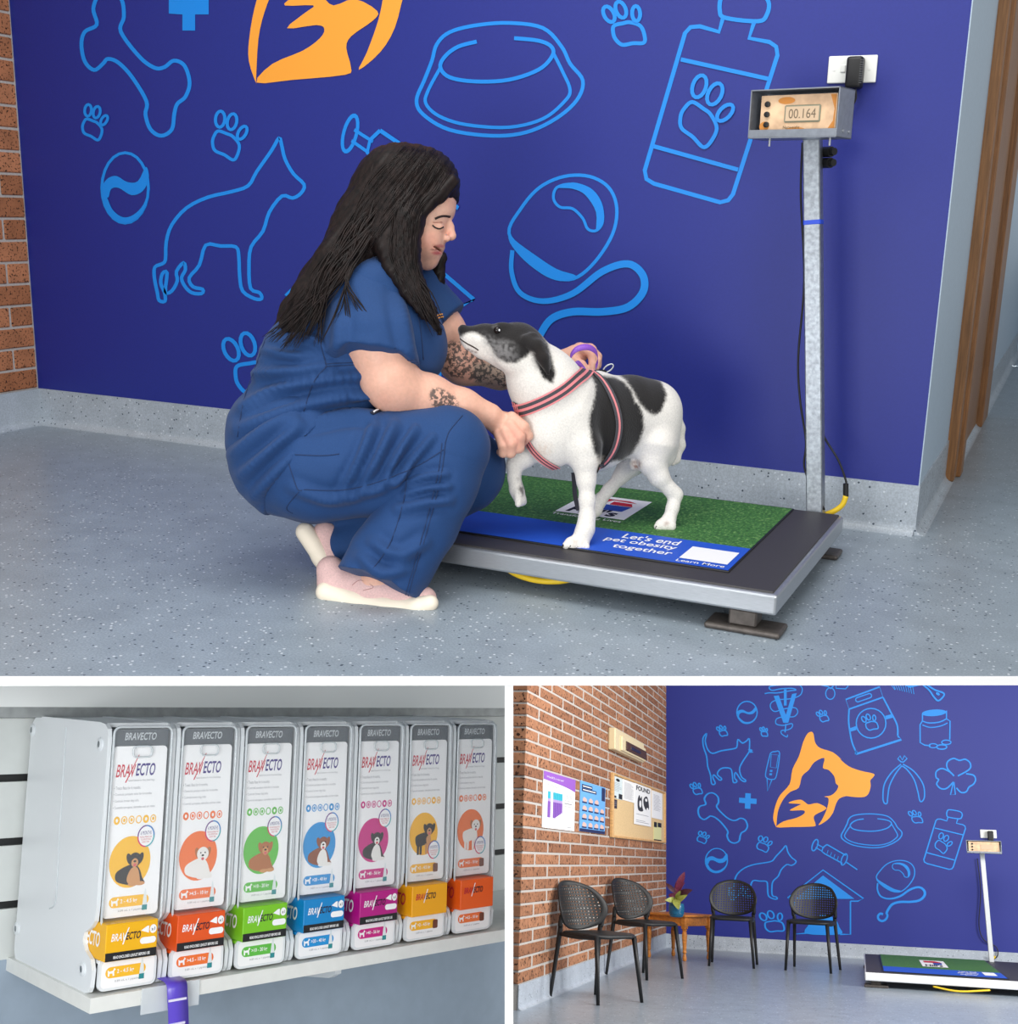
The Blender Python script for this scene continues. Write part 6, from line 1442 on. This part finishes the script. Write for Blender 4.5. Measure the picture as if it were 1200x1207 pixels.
for k in range(2):
    g = ribbon(tbt, [(514 + 1.5 * k, 372.5 + 3.0 * k), (518 + 1.5 * k, 371 + 3.0 * k), (521.5 + 1.2 * k, 370.5 + 3.2 * k)], 1.5, .0012)
    if g is not None: mk('embroidery', g, mat('thread_orange', (224, 150, 52), .6), parent=top)
# ---- shoes
m_pk = m_grain('shoe_pink', (214, 178, 174), .8, 260, .1, .25); m_sole = mat('shoe_sole', (238, 226, 206), .6)
def shoe(up, sole, lat, nm):
    u_ = Blob(.0045); Cc(u_, up, .02)
    s_ = Blob(.0045)
    for dz in lat: Cc(s_, [(x, y, d + dz, r) for x, y, d, r in sole], .012)
    o = thing
    Vu, Fu = u_.mesh(); Vs, Fs = s_.mesh()
    sh_ = mk('shoe', (Vu, Fu), m_pk, parent=wm, smooth=True, label=nm); mk('sole', (Vs, Fs), m_sole, parent=sh_, smooth=True); return bvh(Vu, Fu), sh_
sb1, sh1 = shoe([(390, 672, 2.925, 17), (398, 690, 2.92, 22), (440, 697, 2.90, 24), (478, 703, 2.875, 20), (500, 706, 2.86, 15)], [(386, 698, 2.915, 13.5), (420, 708, 2.90, 12.5), (455, 714.5, 2.88, 11), (490, 715, 2.86, 10.5), (507, 711, 2.85, 10)], (-.024, .0, .024), 'pale pink running shoe flat on the floor')
sb2, sh2 = shoe([(384, 630, 3.055, 16), (398, 655, 3.05, 20), (410, 680, 3.05, 15)], [(360, 627, 3.055, 11), (380, 657, 3.05, 11), (400, 690, 3.05, 9)], (-.02, .0, .02), 'pale pink running shoe raised on its toes')
g = seamline(sb1, [(415, 690), (425, 684), (440, 692), (428, 696)], .001)
if g is not None: mk('seam', g, mat('shoe_seam', (176, 134, 130), .8), parent=sh1)

# ---- hair
m_hair = mat('hair_brown', (18, 13, 12), .5, spec=.22)
f_ = noise_tex(m_hair, pos(m_hair, (1, 1, .35)), 90, 3); rr_ = ramp(m_hair, [(.3, lin((13, 9, 9))), (.7, lin((36, 26, 24)))]); ln(m_hair, f_, rr_.inputs[0]); ln(m_hair, rr_.outputs[0], bsdf(m_hair).inputs['Base Color'])
h_ = Blob(.005)
E(h_, 477, 229, HDp, 64, 58, 52, -8, 0, .02); E(h_, 505, 210, HDp, 37, 32, 44, -30, 0, .02)
Cc(h_, [(470, 225, HDp - .02, 52), (436, 268, HDp - .03, 44), (402, 312, HDp - .09, 31), (368, 352, HDp - .10, 24), (345, 380, HDp - .10, 16)], .02)
Cc(h_, [(455, 250, HDp + .02, 44), (420, 290, HDp + .03, 36), (380, 335, HDp + .03, 27), (348, 370, HDp + .02, 18), (328, 392, HDp + .0, 9)], .02)
E(h_, 537, 292, HDp, 43, 54, 120, -4, 0, .008, True)
# lock falling in front of the near shoulder, and the far one
Cc(h_, [(484, 228, HDp - .085, 18), (478, 265, HDp - .105, 21), (476, 300, HDp - .12, 19), (488, 335, HDp - .125, 13), (505, 365, HDp - .12, 9), (519, 394, HDp - .11, 2.5)], .012)
Cc(h_, [(466, 240, HDp - .10, 20), (452, 280, HDp - .115, 17), (462, 315, HDp - .13, 11), (480, 345, HDp - .13, 7), (500, 375, HDp - .125, 3)], .012)
Cc(h_, [(508, 285, HDp + .075, 11), (518, 305, HDp + .08, 8), (517, 330, HDp + .085, 7), (514, 355, HDp + .085, 4.5), (511, 378, HDp + .08, 2)], .012)
Cc(h_, [(532, 214, HDp - .075, 9), (518, 228, HDp - .09, 9.5), (504, 240, HDp - .098, 9), (494, 256, HDp - .10, 8)], .012)
Vh, Fh = h_.mesh()
Nh = vnorm(Vh, Fh); Qh = R1.proj(Vh)
# strand relief along the fall of the hair
ang = np.radians(52); cr = (Qh[:, 0] * math.sin(ang) + Qh[:, 1] * math.cos(ang))
Vh = Vh + Nh * ((.0011) * np.sin(cr * .55 + 2 * np.sin(cr * .07)) + (.0007) * np.sin(cr * 1.23 + 1))[:, None]
hair = mk('hair', (Vh, Fh), m_hair, parent=wm, smooth=True); hbt = bvh(Vh, Fh)
rg = random.Random(3)
def lock(pts, r0, jit, dj):
    S = spline([(x + rg.uniform(-jit, jit) * (.4 + .6 * i / len(pts)), y + rg.uniform(-jit, jit) * .7) for i, (x, y, d) in enumerate(pts)], 5)
    dl_ = spline([[d + rg.uniform(-dj, dj)] for x, y, d in pts], 5)[:, 0]
    return tube(np.array([P1(x, y, d) for (x, y), d in zip(S, dl_)]), [r0 * .7, r0, r0 * .9, r0 * .6, r0 * .15], 5, flat=.6)
tips = [(314, 398), (322, 402), (330, 398), (338, 405), (346, 410), (352, 400), (362, 398), (374, 405), (345, 390), (334, 412)]
G = []
for tx, ty in tips:
    for _ in range(9):
        d0 = HDp - .09
        G.append(lock([(462 + rg.uniform(-22, 14), 205 + rg.uniform(-12, 40), d0 - .01), (424 + rg.uniform(-16, 18), 268, d0 - .04), (388 + rg.uniform(-14, 20), 322, d0 - .075), ((388 + tx) / 2, (325 + ty) / 2 + 4, d0 - .085), (tx, ty, d0 - .08)], rg.uniform(.002, .0046), 6, .012))
for tx, ty in ((377, 404), (411, 405), (447, 390), (392, 380), (425, 372)):
    for _ in range(3): G.append(lock([(450, 255, HDp - .12), (430, 290, HDp - .15), (408, 330, HDp - .185), ((410 + tx) / 2, (340 + ty) / 2, HDp - .205), (tx, ty, HDp - .205)], rg.uniform(.0012, .0026), 4, .004))
for _ in range(26): G.append(lock([(486 + rg.uniform(-14, 6), 215, HDp - .10), (482 + rg.uniform(-14, 10), 262, HDp - .125), (480 + rg.uniform(-12, 12), 302, HDp - .14), (498 + rg.uniform(-8, 8), 345, HDp - .145), (519 + rg.uniform(-10, 4), 392 + rg.uniform(-16, 4), HDp - .135)], rg.uniform(.0018, .004), 4, .006))
for _ in range(8): G.append(lock([(508, 290, HDp + .075), (519 + rg.uniform(-5, 4), 300, HDp + .08), (521 + rg.uniform(-4, 3), 322, HDp + .085), (516, 345, HDp + .08)], .003, 3, .006))
def sstrand(pts, r0, jit):
    S = spline([(x + rg.gauss(0, jit), y + rg.gauss(0, jit * .6)) for x, y in pts], 8); Q_ = []
    for x, y in S:
        p_, n_ = hit(hbt, x, y)
        if p_ is None:
            if len(Q_) > 4: break
            Q_ = []; continue
        if Q_ and np.linalg.norm(p_ - Q_[-1]) > .03: break
        Q_.append(p_ + n_ * .0008)
    if len(Q_) > 5: G.append(tube(np.array(Q_), [r0 * .5, r0, r0, r0 * .7, r0 * .2], 4, flat=.5))
for _ in range(150):
    t0 = rg.random(); u0 = rg.random()
    sstrand([(478 + 36 * t0, 174 + 8 * t0), (440 + 46 * t0, 212 + 6 * t0), (410 + 44 * t0, 262), (372 + 44 * t0, 318), (335 + 34 * t0, 372), (318 + 30 * t0, 398)], rg.uniform(.0012, .003), 3)
for _ in range(90):
    t0 = rg.random()
    sstrand([(498 + 36 * t0, 176 + 26 * t0), (484 + 34 * t0, 206 + 20 * t0), (468 + 28 * t0, 250), (464 + 26 * t0, 300), (482 + 18 * t0, 345), (516 + 4 * t0, 390)], rg.uniform(.0012, .003), 2)
mk('hair_strands', merge(G), m_hair, parent=hair, smooth=True).__setitem__('kind', 'stuff')
